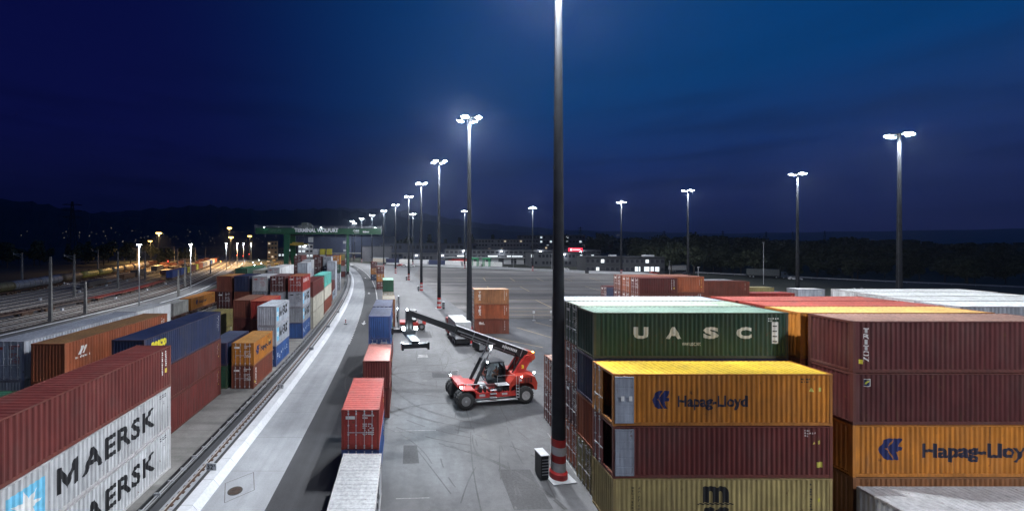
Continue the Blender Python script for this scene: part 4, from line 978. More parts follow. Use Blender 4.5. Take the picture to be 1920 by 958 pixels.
# white wagons/containers further up the yard
rr = random.Random(5)
for k in range(9):
    s = 178 + 19*k; x, y = rpath(s, 22 + (k % 3)*5)
    c = rr.choice([(.4, .4, .4), (.3, .24, .12), (.12, .12, .13), (.4, .33, .08), (.25, .06, .05)])
    flat_wagon((x, y), rhead(s) + pi/2, 15, 'distant flat wagon loaded with machinery beyond the yellow tank wagons, number %d' % (k+1), c, 'distant flat wagons in the centre')
# rail wagons as dark orange lit rows at the far side
for k in range(16):
    s = 95 + 17.4*k; x, y = rpath(s, -56.5)
    flat_wagon((x, y), rhead(s) + pi/2, 16, 'rusty stake wagon in the farthest row beyond the tank train, number %d from left' % (k+1), (.22, .085, .035), 'rusty wagons in the farthest row')
for j, (off, s0, n_) in enumerate(((-20.6, 205, 10), (-30.2, 150, 12), (-35.0, 250, 9), (-15.8, 300, 7), (-49.4, 120, 12))):
    for k in range(n_):
        s = s0 + 15.6*k; x, y = rpath(s, off); c = rr.choice([(.12, .045, .03), (.07, .06, .055), (.16, .08, .04), (.2, .19, .18), (.08, .03, .03)])
        o = flat_wagon((x, y), rhead(s) + pi/2, 13.8, 'freight wagon in row %s of the yard, number %d from the near end' % (('two', 'four', 'five', 'three', 'six')[j], k+1), c, 'freight wagons filling the yard')
        if (k + j) % 3 != 2:
            g = MB(); g.box(-6.7, 6.7, -1.3, 1.3, 1.28, 2.6 + (k % 2)*1.0)
            for q in range(12): g.box(-6.6+1.18*q, -6.5+1.18*q, -1.36, 1.36, 1.28, 2.55 + (k % 2)*1.0)
            build('wagon_body', g, M['paint'], o, c)
for k in range(20):
    s = 60 + 16.2*k; x, y = rpath(s, -52.0)
    o = flat_wagon((x, y), rhead(s) + pi/2, 14.5, 'rusty open wagon in the row just beyond the tank train, number %d from left' % (k+1), (.16, .06, .03), 'rusty wagons beyond the tank train')
    if k % 3:
        g = MB(); g.box(-7, 7, -1.32, -1.24, 1.28, 2.5); g.box(-7, 7, 1.24, 1.32, 1.28, 2.5); g.box(-7, -6.9, -1.24, 1.24, 1.28, 2.5); g.box(6.9, 7, -1.24, 1.24, 1.28, 2.5)
        for q in range(9): g.box(-6.9+1.7*q, -6.75+1.7*q, -1.4, -1.32, 1.28, 2.5)
        build('wagon_body', g, M['paint'], o, (.17, .055, .028))
# catenary masts
def cat_mast(x, y, h, label, arm=None):
    o = thing('catenary_mast', label, 'mast', (x, y, 0), R(10), 'concrete masts in the rail yard')
    g = MB(); g.hexa([(-.32, -.25, 0), (.32, -.25, 0), (.32, .25, 0), (-.32, .25, 0), (-.16, -.13, h), (.16, -.13, h), (.16, .13, h), (-.16, .13, h)])
    build('post', g, M['concretedull'], o)
    if arm:
        g = MB(); g.beam((0, 0, h-.6), (-arm, 0, h-.2), .07, .07); g.beam((0, 0, h-1.6), (-arm, 0, h-.3), .05, .05); g.tube((-arm, 0, h-.6), (-arm, 0, h), .06, n=6); build('bracket_arm', g, M['galv'], o)
cat_mast(-72.0, 79.5, 13.1, 'tallest tapered concrete mast at far left in front of the tank train')
cat_mast(-72.2, 88.4, 7.2, 'short pale concrete mast with long bracket arm', 4.2)
cat_mast(-100.5, 137, 13, 'grey mast between tank train and red flat wagons')
cat_mast(-67.2, 116, 7.9, 'short concrete mast in front of the blue rail boxes')
cat_mast(-81, 144, 9.8, 'concrete mast with box beside the blue rail boxes')
cat_mast(-100, 201, 6.9, 'concrete mast before the maroon rail container')
rr = random.Random(9)
for k in range(10):
    s = 120 + 30*k; x, y = rpath(s, -22.9 - 28*(k % 2)); cat_mast(x, y, 12.5, 'distant dark mast among the tracks, number %d' % (k+1), 2.5)
# point machines / small white track signals
g = MB(); g.box(-.25, .25, -.25, .25, 0, .5); g.box(-.3, .3, -.3, .3, .5, .56)
pm = g.mesh('track_signal', M['kerb'])
for k in range(14):
    s = 52 + 12*(k//2)*1.7; x, y = rpath(s, (-8.6, -27.8)[k % 2])
    o = put('track_signal', pm, loc=(x, y, 0)); thing('track_signal', 'small white track signal box on the ballast, %s walkway, number %d' % (('near', 'far')[k % 2], k//2+1), 'track signal', obj=o, group='white track signals')

# ------------------------------------------------------------------ gantry crane
CG = (.014, .10, .042)
s_c = 204.5; pR = Vector((*path(s_c, -5.95), 0)); pL = Vector((*path(s_c, -34.6), 0)); hc = head(s_c)
cr = thing('gantry_crane', 'green gantry crane with white lettering spanning the far container yard', 'crane', tuple(pR), hc)
sp = -(pR - pL).length          # local x of the left legs
XL, XR = -44.5, 17.0; ZB, ZT = 20.3, 23.2
g = MB()
for y in (-3.2, 2.0): g.box(XL, XR, y, y+1.2, ZB, ZT)
for x in (XL+.2, sp-1, -26, -1, XR-1.2): g.box(x, x+1, -2, 2, ZB+.6, ZT-.5)
build('main_girder', g, M['paint'], cr, CG)
def leg(xc, y, spread, w0, w1):
    g = MB(); g.hexa([(xc-w0/2, y+spread-.5, 1.6), (xc+w0/2, y+spread-.5, 1.6), (xc+w0/2, y+spread+.5, 1.6), (xc-w0/2, y+spread+.5, 1.6), (xc-w1/2, y-.6, ZB), (xc+w1/2, y-.6, ZB), (xc+w1/2, y+.6, ZB), (xc-w1/2, y+.6, ZB)])
    build('leg', g, M['paint'], cr, CG)
leg(sp-1.2, -2.5, -4.5, 1.9, 3.1); leg(sp+.9, 2.5, 5.5, 1.9, 3.1); leg(0, -2.4, -4.5, 1.2, 1.3); leg(0.1, 2.4, 5.0, 1.2, 1.3)
for x in (sp, 0):
    g = MB(); g.box(x-.5, x+.5, -8.5, 9, 1.0, 1.7)
    for y in (-8, -6, 6.5, 8.5):
        g.tube((x-.12, y, .5), (x+.12, y, .5), .42, n=14); g.box(x-.35, x+.35, y-.6, y+.6, .5, 1.0)
    build('bogie', g, M['black'], cr)
g = MB()
for y in (-3.5, 3.5):
    for z in (ZT+.6, ZT+1.15): g.beam((XL, y, z), (XR, y, z), .06, .06)
    k = XL
    while k <= XR: g.beam((k, y, ZT), (k, y, ZT+1.15), .07, .07); k += 1.8
for x in (XL-.4, XR+.4):
    for z in (ZB, ZB+1, ZT, ZT+1.6): g.beam((x, -3.5, z), (x, 3.5, z), .07, .07)
    for y in (-3.5, -1.2, 1.2, 3.5): g.beam((x, y, ZB), (x, y, ZT+1.6), .08, .08)
rl = build('railing', g, M['galv'], cr)
g = MB(); g.box(-24.5, -17.5, -2.6, 2.6, ZT+.3, ZT+1.5); g.box(-23, -20, -2, 2, ZT+1.5, ZT+2.9); g.box(-19.6, -18.4, -1.4, 1.4, ZT+1.5, ZT+2.4)
for x in (-24, -18): g.beam((x, -2.6, ZT+1.5), (x, -2.6, ZT+3.2), .1, .1)
build('trolley', g, M['paint'], cr, (.10, .12, .11))
g = MB(); g.box(-31.5, -18, -1.3, 1.3, ZB-.75, ZB-.25); g.box(-30.5, -29.3, -1, 1, ZB-2.2, ZB-.75); build('hoist_beam', g, M['black'], cr)
g = MB(); g.box(-19.5, -17.2, -4.6, -2.9, ZB-4.2, ZB-1.6); build('operator_cabin', g, M['paint'], cr, (.5, .52, .5))
for i in range(9):
    g = MB(); x = XL + 4 + 6.8*i; g.cbox((x, -3.6, ZT+.35), (.5, .25, .16)); q = build('work_light', g, M['window'] if i % 4 else M['ledsmall'], cr)
for i, x in enumerate((-40, -35, -22, -12, -6, 4, 12)):
    g = MB(); g.box(x-.06, x+.06, -3.3, -3.2, ZB-.9, ZB); g.box(x-.2, x+.2, -3.4, -3.1, ZB-1.3, ZB-.9); build('hanging_lamp', g, M['galv'], cr)
g = MB()
for k in range(14): g.box(-.9, -.72, -3.3, -3.1, 2.2+1.25*k, 2.3+1.25*k)
g.beam((-1.1, -3.3, 2), (-1.1, -3.3, ZB), .07, .07); g.beam((-.6, -3.3, 2), (-.6, -3.3, ZB), .07, .07)
g.box(-2.3, -.7, -5.5, -3.8, 2.6, 4.6); g.box(-2.2, -.9, -4, -3, 6, 7); g.box(-2.2, -.9, -4, -3, 11.5, 12.6); g.box(-2.4, -.9, -4, -3, 15.5, 16.8)
build('ladder', g, M['galv'], cr)
g = MB(); g.beam((-24, -2, ZB), (-25, -2, 15.6), .06, .06); g.beam((-21, -2, ZB), (-22, -2, 15.6), .06, .06); build('hoist_rope', g, M['steel'], cr)
g = MB(); g.box(-28.5, -20, -1.6, .9, 14.6, 15.6); g.box(-27.5, -22, -1.2, .5, 15.6, 16.2); build('spreader', g, M['paint'], cr, (.42, .30, .04))
def text_obj(body, w, h, parent, loc, rot, color, m=None, bold=.02, name='lettering'):
    V, F = text_mesh(body, w, h, bold); me = bpy.data.meshes.new('lettering'); me.from_pydata([(v[0], v[1], 0) for v in V], [], F); me.materials.append(m or M['letter'])
    return put(name, me, parent, color, loc=loc, rot=rot)
text_obj('TERMINAL WOLFURT', 21.4, 2.1, cr, (-26.2, -3.22, ZB+.85), (R(90), 0, 0), (1, 1, 1), bold=.05)
text_obj('ÖBB', 3.2, 1.1, cr, (2.6, -3.22, ZB+1.3), (R(90), 0, 0), (.9, .9, .9), bold=.04)
text_obj('INFRA', 2.4, .45, cr, (3.4, -3.22, ZB+.55), (R(90), 0, 0), (.8, .8, .8))
text_obj('künz', 3.3, 1.05, cr, (7.6, -3.22, ZB+.75), (R(90), 0, 0), (.9, .9, .9), bold=.05)
g = MB(); r7 = random.Random(2)
for j in range(2):
    for i in range(24):
        if r7.random() < .8: q_ = -38.5 + i*.25; g.quad((q_, -3.215, ZB+1.9-j*.8), (q_+.17, -3.215, ZB+1.9-j*.8), (q_+.17, -3.215, ZB+2.15-j*.8), (q_, -3.215, ZB+2.15-j*.8))
build('small_lettering', g, M['letter'], cr, (.25, .35, .3))

# ------------------------------------------------------------------ reach stacker
rs = thing('reach_stacker', 'red reach stacker with long black boom raised over the asphalt roadway', 'reach stacker', (8.4, 40.0, 0), R(190.3))
RC = (.34, .026, .022)
g = MB()
g.box(-2.4, 2.2, -.95, .95, .75, 1.5); g.box(-2.3, 1.9, .95, 1.55, .85, 1.35); g.box(-2.3, 1.9, -1.55, -.95, .85, 1.35)
g.prism([(1.7, .7), (2.1, .7), (2.2, 1.3), (3.3, 1.5), (3.5, 1.8), (3.45, 2.02), (2.8, 2.1), (1.2, 1.95), (1.2, 1.3)], -.85, .85)
g.prism([(1.75, 1.45), (2.2, 1.92), (3.35, 1.98), (3.4, 1.88), (2.35, 1.82), (1.9, 1.40)], .85, 2.15); g.prism([(1.75, 1.45), (2.2, 1.92), (3.35, 1.98), (3.4, 1.88), (2.35, 1.82), (1.9, 1.40)], -2.15, -.85)
build('chassis', g, M['paint'], rs, RC)
g = MB()
for y0, y1 in ((.55, 1.6), (-1.6, -.55)):
    g.prism([(-1.9, .9), (-1.75, 1.5), (-2.05, 1.95), (-2.7, 2.08), (-3.6, 2.08), (-4.1, 1.85), (-4.35, 1.3), (-4.55, 1.35), (-4.6, 2.0), (-4.3, 2.65), (-3.6, 2.85), (-2.2, 2.8), (-1.7, 2.1), (-1.6, .9)], y0, y1)
g.prism([(-2.2, 1.0), (-4.7, 1.0), (-4.8, 2.0), (-4.5, 2.7), (-3.7, 3.0), (-2.4, 2.7)], -.6, .6)
build('counterweight', g, M['paint'], rs, (.36, .036, .022))
g = MB()
for y in (-.85, .6): g.prism([(-1.6, 1.3), (-2.6, 1.3), (-3.6, 2.9), (-4.35, 4.1), (-4.2, 4.55), (-3.75, 4.55), (-3.3, 4.0), (-2.6, 3.0)], y, y+.25)
g.tube((-4.05, -.9, 4.3), (-4.05, .9, 4.3), .16, n=12); build('boom_tower', g, M['paint'], rs, RC)
# boom
bp0 = Vector((-4.5, 0, 4.25)); bp1 = Vector((8.25, 0, 9.15)); bd = (bp1-bp0).normalized()
g = MB(); g.beam(bp0, bp0 + bd*8.6, .86, .92, .80, .78); boom = build('boom', g, M['black'], rs)
g = MB(); g.beam(bp0 + bd*8.55, bp1, .62, .60, .56, .52); g.box(7.95, 8.5, -.3, .3, 8.45, 9.3); build('inner_boom', g, M['black'], rs)
nrm = Vector((-bd.z, 0, bd.x))
g = MB(); g.beam(bp0 + bd*.1 + nrm*.47, bp0 + bd*8.6 + nrm*.41, .88, .03, .82, .03); build('boom_top_plate', g, M['galv'], rs)
g = MB()
for q in (1.1, 3.0, 5.0, 6.6): g.beam(bp0 + bd*q + Vector((0, .44, 0)), bp0 + bd*(q+.08) + Vector((0, .44, 0)), .03, .8)
g.beam(bp0 + bd*1.8 + Vector((0, .47, 0)) - nrm*.3, bp0 + bd*8.0 + Vector((0, .47, 0)) - nrm*.26, .06, .07); g.beam(bp0 + bd*4.2 + Vector((0, .49, 0)), bp0 + bd*8.4 + Vector((0, .46, 0)), .08, .12)
build('boom_hose', g, M['steel'], rs)
bt = text_obj('Kalmar'[:0] or 'reach', 1.9, .30, rs, tuple(bp0 + bd*3.0 + Vector((0, .445, 0)) - nrm*.10), (R(90), -math.atan2(bd.z, bd.x)*-1, pi), (.6, .6, .6)) if False else None
g = MB()
for i in range(9): 
    a = bp0 + bd*(1.7 + i*.19) + Vector((0, .452, 0)) - nrm*.06; b = a + bd*.13; g.quad(tuple(a), tuple(b), tuple(b + nrm*.26), tuple(a + nrm*.26))
build('boom_lettering', g, M['letter'], rs, (.5, .5, .5))
g = MB(); g.beam(bp0 - bd*.25, bp0 + bd*.5, 1.0, 1.0); g.tube(bp0 + Vector((-.1, -.6, 0)), bp0 + Vector((-.1, .6, 0)), .3, n=12); build('boom_foot', g, M['paint'], rs, (.35, .06, .03))
for y in (-.72, .72):
    a = Vector((1.9, y, 1.45)); b = bp0 + bd*4.4 + Vector((0, y*.7, 0)); m_ = a + (b-a)*.62
    g = MB(); g.tube(a, m_, .17, n=14); c_ = build('lift_cylinder', g, M['black'], rs)
    g = MB(); g.tube(m_, b, .085, n=12); build('piston_rod', g, M['steel'], c_)
# cab
g = MB()
cabp = [(-1.55, 1.95), (.25, 1.95), (.55, 2.5), (.35, 3.5), (.0, 3.95), (-1.35, 3.95), (-1.55, 3.4)]
for y in (-.72, .66):
    for (a, b) in zip(cabp, cabp[1:] + cabp[:1]): g.beam((a[0], y+.03, a[1]), (b[0], y+.03, b[1]), .07, .09)
for a in cabp[2:]: g.beam((a[0], -.7, a[1]), (a[0], .7, a[1]), .08, .08)
g.box(-1.5, .3, -.68, .68, 1.92, 2.25); g.box(-1.45, .1, -.74, .74, 3.93, 4.02); g.box(-1.62, -1.5, -.68, .68, 2.2, 3.3)
cab = build('cab', g, M['black'], rs)
glassm = bpy.data.materials.new('clear_cab_glass'); glassm.use_nodes = True; tt = glassm.node_tree; tt.nodes.clear()
gl = N(tt, 'ShaderNodeBsdfGlossy'); gl.inputs['Roughness'].default_value = .03; gl.inputs[0].default_value = (.8, .9, 1, 1); tr = N(tt, 'ShaderNodeBsdfTransparent'); tr.inputs[0].default_value = (.62, .68, .70, 1)
fr = N(tt, 'ShaderNodeFresnel'); ms = N(tt, 'ShaderNodeMixShader'); tt.links.new(fr.outputs[0], ms.inputs[0]); tt.links.new(tr.outputs[0], ms.inputs[1]); tt.links.new(gl.outputs[0], ms.inputs[2]); oo = N(tt, 'ShaderNodeOutputMaterial'); tt.links.new(ms.outputs[0], oo.inputs[0])
g = MB(); g.prism(cabp[:1] + cabp[1:], -.685, .685); gm = g.mesh('cab_window', glassm); put('window', gm, cab)
g = MB(); g.box(-1.35, -.75, -.3, .3, 2.25, 2.5); g.box(-1.4, -1.25, -.3, .3, 2.5, 3.2); build('seat', g, M['black'], cab)
g = MB(); g.tube((-.1, 0, 2.3), (-.35, 0, 2.95), .03, n=6); g.lathe((-.36, 0, 2.97), (-.35, 0, .8), [(0, .17), (.03, .17)], 14); build('steering_wheel', g, M['black'], cab)
# deck, steps, hoses
g = MB(); g.box(.6, 2.6, .35, .92, 1.96, 2.0); g.box(-2.2, -.4, .7, 1.5, 1.9, 1.95); g.box(.3, 1.7, -.95, .95, 1.5, 1.56); build('deck_plate', g, M['galv'], rs)
g = MB(); g.box(-2.4, 1.8, 1.55, 1.75, .55, .63); 
for z in (.9, 1.25, 1.6): g.box(-.2, .45, 1.58, 1.85, z, z+.05)
build('side_step', g, M['galv'], rs)
g = MB()
r5 = random.Random(4)
for k in range(9): x = -2.2 + k*.42; g.box(x, x+r5.uniform(.15, .35), 1.0, 1.45, 1.36, 1.5 + r5.uniform(0, .38))
g.tube((-1.7, 1.2, 1.65), (-1.0, 1.2, 1.65), .24, n=12); g.tube((-.6, 1.5, 1.5), (-.4, 1.5, 1.7), .17, n=12)
build('hydraulic_tank', g, M['black'], rs)
g = MB()
for x in (2.5, 3.2):
    g.beam((x, 2.05, 2.0), (x, 2.05, 2.5), .03, .03); g.beam((x, -2.05, 2.0), (x, -2.05, 2.5), .03, .03)
g.beam((2.5, 2.05, 2.5), (3.2, 2.05, 2.5), .03, .03); g.beam((2.5, -2.05, 2.5), (3.2, -2.05, 2.5), .03, .03); build('handrail', g, M['galv'], rs)
def wheel(parent, x, y, r, w, side, rimc=(.15, .15, .155)):
    g = MB(); g.lathe((x, y-w/2, r), (0, 1, 0), [(0, r*.55), (.02, r*.80), (w*.14, r*.96), (w*.3, r), (w*.7, r), (w*.86, r*.96), (w-.02, r*.80), (w, r*.55)], 28)
    t = build('wheel', g, M['tyre'], parent, smooth=False)
    g = MB(); yo = y + side*(w/2+.002)
    d = -side
    g.lathe((x, yo + side*.02, r), (0, d, 0), [(0, r*.52), (.05, r*.50), (.14, r*.40), (.15, r*.28), (.03, r*.22), (.02, r*.10)], 24)
    for k in range(8): a = 2*pi*k/8; g.tube((x + r*.38*cos(a), yo - side*.12, r + r*.38*sin(a)), (x + r*.38*cos(a), yo - side*.07, r + r*.38*sin(a)), .03, n=6)
    build('rim', g, M['paint'], t, rimc)
    g = MB(); g.lathe((x, y + side*(w/2 - .10), r), (0, side, 0), [(0, r*.20), (.10, r*.19), (.13, r*.10)], 16); build('hub', g, M['steel'], t)
    g = MB()
    for k in range(22):
        a = 2*pi*k/22; c, s_ = cos(a), sin(a)
        for sg in (-1, 1): g.beam((x + (r+.005)*c, y + sg*.03, r + (r+.005)*s_), (x + (r-.03)*cos(a+.1), y + sg*w*.46, r + (r-.03)*sin(a+.1)), .05, .05)
    q = build('tread', g, M['tyre'], t)
for y, sd_ in ((1.85, 1), (1.2, 1), (-1.2, -1), (-1.85, -1)): wheel(rs, 3.05, y, .88, .58, sd_)
for y, sd_ in ((1.45, 1), (-1.45, -1)): wheel(rs, -3.3, y, .86, .58, sd_, (.26, .26, .26))
g = MB()
g.tube((-3.1, -.5, 2.9), (-3.1, -.5, 3.7), .07, n=10); g.tube((-3.1, -.5, 3.7), (-3.25, -.5, 3.85), .07, n=10); build('exhaust_pipe', g, M['steel'], rs)
g = MB()
for k in range(6): g.box(-4.0 + .16*k, -3.9 + .16*k, 1.602, 1.622, 2.1, 2.6)
for k in range(5): g.box(-4.815, -4.79, -.5, .5, 1.2 + .14*k, 1.26 + .14*k)
build('grille', g, M['black'], rs)
g = MB()
for x, z, w, h in ((-1.4, 1.02, .55, .2), (.9, 1.0, .6, .22), (-2.9, 2.25, .3, .22)): g.box(x, x+w, 1.552 if x > -2 else 1.602, 1.558 if x > -2 else 1.608, z, z+h)
build('decal', g, M['galv'], rs)
g = MB()
for k, yy in enumerate((-.5, -.35, .38, .52)):
    P_ = [Vector((-2.3, yy, 2.6)), Vector((-2.9, yy*1.2, 3.3 + .1*k)), Vector((-3.3, yy*1.3, 4.1 + .08*k)), Vector((-2.7, yy*1.1, 4.75)), Vector((-1.6, yy*.9, 5.1))]
    for a, b in zip(P_, P_[1:]): g.tube(a, b, .035, n=6)
for yy in (-.3, .3):
    for k in range(7): g.tube(bp0 + bd*(1.5 + k) - nrm*.48 + Vector((0, yy, 0)), bp0 + bd*(2.5 + k) - nrm*(.48 if k % 2 else .53) + Vector((0, yy, 0)), .03, n=6)
build('hydraulic_hose', g, M['black'], rs)
g = MB()
for yy in (-.95, .95): g.beam((.3, yy*.75, 3.4), (.75, yy, 3.3), .03, .03); g.box(.72, .78, yy-.1, yy+.1, 3.0, 3.35)
build('mirror', g, M['black'], rs)
g = MB()
for k in range(5): g.box(-2.55, -2.3, 1.56, 1.75, .75 + .28*k, .79 + .28*k)
g.beam((-2.56, 1.74, .7), (-2.56, 1.74, 2.9), .035, .035); g.beam((-2.28, 1.74, .7), (-2.28, 1.74, 2.9), .035, .035); g.beam((-.4, 1.5, 1.95), (-.4, 1.5, 2.9), .03, .03); g.beam((-2.2, 1.5, 2.9), (-.4, 1.5, 2.9), .03, .03)
build('ladder', g, M['galv'], rs)
# spreader, seen end on
sprd = MB(); sx0 = 8.2
sprd.box(sx0-.5, sx0+.5, -.5, .5, 7.1, 7.5); sprd.tube((sx0, 0, 7.4), (sx0, 0, 8.5), .45, .35, 16); sprd.box(sx0-.35, sx0+.35, -3.1, 3.1, 6.75, 7.12)
sp_o = build('spreader', sprd, M['black'], rs)
for y in (-3.1, 3.1):
    g = MB(); g.box(sx0-1.2, sx0+1.2, y-.18, y+.18, 6.5, 6.9)
    for x in (sx0-1.28, sx0+1.1): g.box(x, x+.18, y-.22, y+.22, 6.35, 7.0)
    build('end_beam', g, M['black'], sp_o)
def lampbox(parent, p, s_=.16, m='ledsmall', name='headlight'):
    g = MB(); g.cbox((0, 0, 0), (s_, s_, s_)); o = build(name, g, M[m], parent, loc=p); return o
for p in ((8.85, .72, 7.75), (7.65, .72, 7.75)): lampbox(rs, p, .27, name='work_light')
lampbox(rs, tuple(bp0 + bd*4.7 + Vector((0, .5, -.38))), .18, name='work_light'); lampbox(rs, (.35, .72, 4.05), .13, name='work_light'); lampbox(rs, (3.4, 1.7, 2.08), .15); lampbox(rs, (3.4, -1.9, 2.1), .12)
lampbox(rs, (-4.45, 1.2, 2.9), .13); lampbox(rs, (-2.9, 1.62, 2.72), .10); lampbox(rs, tuple(bp0 + Vector((-.25, .35, .45))), .16, 'amber', 'beacon')
l = bpy.data.lights.new('beacon_light', 'POINT'); l.energy = 60; l.color = (1, .5, .1); l.shadow_soft_size = .1; lo = bpy.data.objects.new('beacon_light', l); col.objects.link(lo); lo.parent = rs; lo.location = tuple(bp0 + Vector((-.5, .3, .7)))
for xx in (8.85, 7.65): spot('work_beam', rs, (xx, .98, 7.7), 1500, size=R(150), radius=.12, rot=(R(35), 0, 0), color=(.7, .88, 1))
spot('work_beam', rs, (8.95, 0, 7.6), 2500, size=R(110), radius=.12, rot=(0, R(-45), 0))
spot('boom_beam', rs, tuple(bp0 + bd*4.7 + Vector((0, .62, -.5))), 250, size=R(130), radius=.1)
text_obj('3', .26, .36, rs, (-3.25, .862, 3.25), (R(90), 0, pi), (.75, .65, .03), bold=.05)
# driver
def person(name, label, loc, rotz, seated=True, vest=(.75, .16, .02)):
    me = bpy.data.meshes.new('person')
    if seated:
        V = [(0, 0, .0), (0, 0, .25), (-.02, 0, .48), (-.02, 0, .60), (.03, 0, .72), (.02, .17, .50), (.12, .22, .30), (.36, .12, .34), (.44, .10, .36), (.02, -.17, .50), (.12, -.22, .30), (.36, -.12, .34), (.44, -.10, .36),
             (.08, .10, 0), (.42, .12, .02), (.45, .12, -.36), (.58, .13, -.42), (.08, -.10, 0), (.42, -.12, .02), (.45, -.12, -.36), (.58, -.13, -.42)]
    E = [(0, 1), (1, 2), (2, 3), (3, 4), (2, 5), (5, 6), (6, 7), (7, 8), (2, 9), (9, 10), (10, 11), (11, 12), (0, 13), (13, 14), (14, 15), (15, 16), (0, 17), (17, 18), (18, 19), (19, 20)]
    rad = [.15, .15, .14, .055, .105, .065, .05, .04, .035, .065, .05, .04, .035, .10, .08, .06, .045, .10, .08, .06, .045]
    me.from_pydata(V, E, []); me.materials.append(M['skin']); o = put(name, me, loc=loc, rotz=rotz)
    md = o.modifiers.new('skin', 'SKIN'); sl = me.skin_vertices[0].data
    for i, r_ in enumerate(rad): sl[i].radius = (r_, r_*.85)
    sl[0].use_root = True
    o.modifiers.new('sub', 'SUBSURF').levels = 1
    o['label'] = label; o['category'] = 'person'
    g = MB(); g.lathe((0, 0, -.05), (0, 0, 1), [(0, .17), (.15, .175), (.35, .19), (.52, .17), (.60, .09)], 14); v = build('safety_vest', g, M['paint'], o, vest)
    g = MB(); g.lathe((0, 0, .12), (0, 0, 1), [(0, .186), (.05, .19)], 14); build('reflective_strip', g, M['galv'], o)
    g = MB(); g.lathe((.02, 0, .74), (0, 0, 1), [(0, .125), (.06, .12), (.12, .07), (.13, .02)], 14); build('helmet', g, M['paint'], o, (.6, .6, .6))
    g = MB(); g.box(.11, .15, -.012, .012, .69, .73); build('nose', g, M['skin'], o)
    return o
vx, vy = 8.4 - (-.95)*cos(R(10.3)), 40.0 - (-.95)*sin(R(10.3))
person('person', 'driver in orange safety vest seated in the red reach stacker cab', (vx, vy, 2.55), R(190.3))

# second machine: mast handler further up the roadway
ch = thing('container_handler', 'smaller red container handler with upright mast, behind the boom tip', 'forklift', (1.1, 72.9, 0), R(183))
g = MB(); g.box(-2.4, 1.8, -.9, .9, .7, 1.35); g.box(-2.6, -1.2, -1.1, 1.1, 1.0, 2.1); g.box(.8, 2.2, -1.35, 1.35, 1.1, 1.5); build('chassis', g, M['paint'], ch, RC)
g = MB()
for y in (-.75, .55): g.box(2.25, 2.55, y, y+.2, .3, 6.1)
for z in (1.2, 3.2, 5.9): g.box(2.3, 2.5, -.6, .6, z, z+.2)
build('mast', g, M['steel'], ch)
g = MB(); g.box(2.56, 2.8, -1.4, 1.4, 2.1, 2.6); g.box(2.56, 2.7, -.6, .6, 1.4, 3.4); build('carriage', g, M['black'], ch)
g = MB(); g.box(-.9, .7, -.7, .7, 1.35, 1.8)
for x, y in ((-.9, -.7), (.62, -.7), (-.9, .62), (.62, .62)): g.box(x, x+.08, y, y+.08, 1.8, 3.4)
g.box(-.95, .75, -.75, .75, 3.4, 3.5); build('cab', g, M['black'], ch)
for x in (-1.8, 1.5):
    for y, sd_ in ((1.15, 1), (-1.15, -1)): wheel(ch, x, y, .62, .42, sd_)
lampbox(ch, (.8, .5, 3.55), .18); lampbox(ch, (.8, -.5, 3.55), .18); lampbox(ch, (2.6, .5, 3.9), .12)
g = MB(); g.box(-1.9, -1.2, .9, 1.12, 1.2, 2.2); build('side_panel', g, M['galv'], ch)

# white box truck behind the boom
def truck(x, y, rot, label, boxc=(.6, .6, .6), cabc=(.6, .6, .6), L=7.0, H=3.9, grp=None, tractor=True):
    o = thing('truck', label, 'truck', (x, y, 0), rot, grp)
    g = MB(); g.box(-L/2, L/2, -1.24, 1.24, 1.15, H); g.box(-L/2+.04, L/2-.04, -1.26, -1.24, 1.15, 1.25); g.box(-L/2+.04, L/2-.04, -1.26, -1.24, H-.1, H-.005); build('cargo_box', g, M['paint'], o, boxc)
    g = MB(); g.box(-L/2, L/2+1.0, -.45, .45, .75, 1.14); g.box(-L/2-.04, -L/2, -1.1, 1.1, .45, .75); g.box(-L/2, -L/2+.1, -1.1, 1.1, .75, 1.14); build('chassis', g, M['black'], o)
    if tractor:
        a = L/2 + .5; g = MB(); g.prism([(a, .6), (a+2.1, .6), (a+2.15, 1.6), (a+1.95, 2.9), (a+.3, 3.1), (a, 3.05)], -1.2, 1.2); c = build('cab', g, M['paint'], o, cabc)
        g = MB(); g.hexa([(a+2.165, -1.05, 1.7), (a+2.165, 1.05, 1.7), (a+2.17, 1.05, 1.7), (a+2.17, -1.05, 1.7), (a+1.99, -1.05, 2.65), (a+1.99, 1.05, 2.65), (a+2.02, 1.05, 2.65), (a+2.02, -1.05, 2.65)]); build('windscreen', g, M['darkglass'], c)
        g = MB(); g.box(a+.9, a+1.75, -1.21, 1.21, 1.75, 2.6); build('side_window', g, M['darkglass'], c)
    wx = [-L/2+1.0, -L/2+2.2] + ([L/2+1.4] if tractor else [L/2-1.2])
    if L > 10 and tractor: wx += [L/2-1.0]
    for q in wx:
        for sy in (-1, 1):
            g = MB(); g.lathe((q, sy*1.02-.14, .5), (0, 1, 0), [(0, .36), (.05, .5), (.23, .5), (.28, .36)], 16); w = build('wheel', g, M['tyre'], o)
            g = MB(); g.lathe((q, sy*1.02 + sy*.12, .5), (0, sy, 0), [(0, .27), (.03, .27), (.035, .1)], 12); build('rim', g, M['galv'], w)
    return o
tr_ = truck(8.7, 63.6, R(95), 'white box truck parked behind the raised black boom', (.42, .43, .44), (.4, .04, .03), L=6.0, H=3.7)
g = MB(); g.box(-.9, .9, -1.1, 1.1, .25, 1.15); pw = thing('battery_crate', 'dark slatted steel crate on wheels beside the white box truck', 'crate', (11.3, 58.6, 0), R(20)); build('body', g, M['black'], pw)
g = MB()
for k in range(7): g.box(-.95, .95, -1.13, -1.11, .35+.11*k, .39+.11*k)
g.box(-.95, .95, -1.15, 1.15, 1.15, 1.2); build('slats', g, M['galv'], pw)

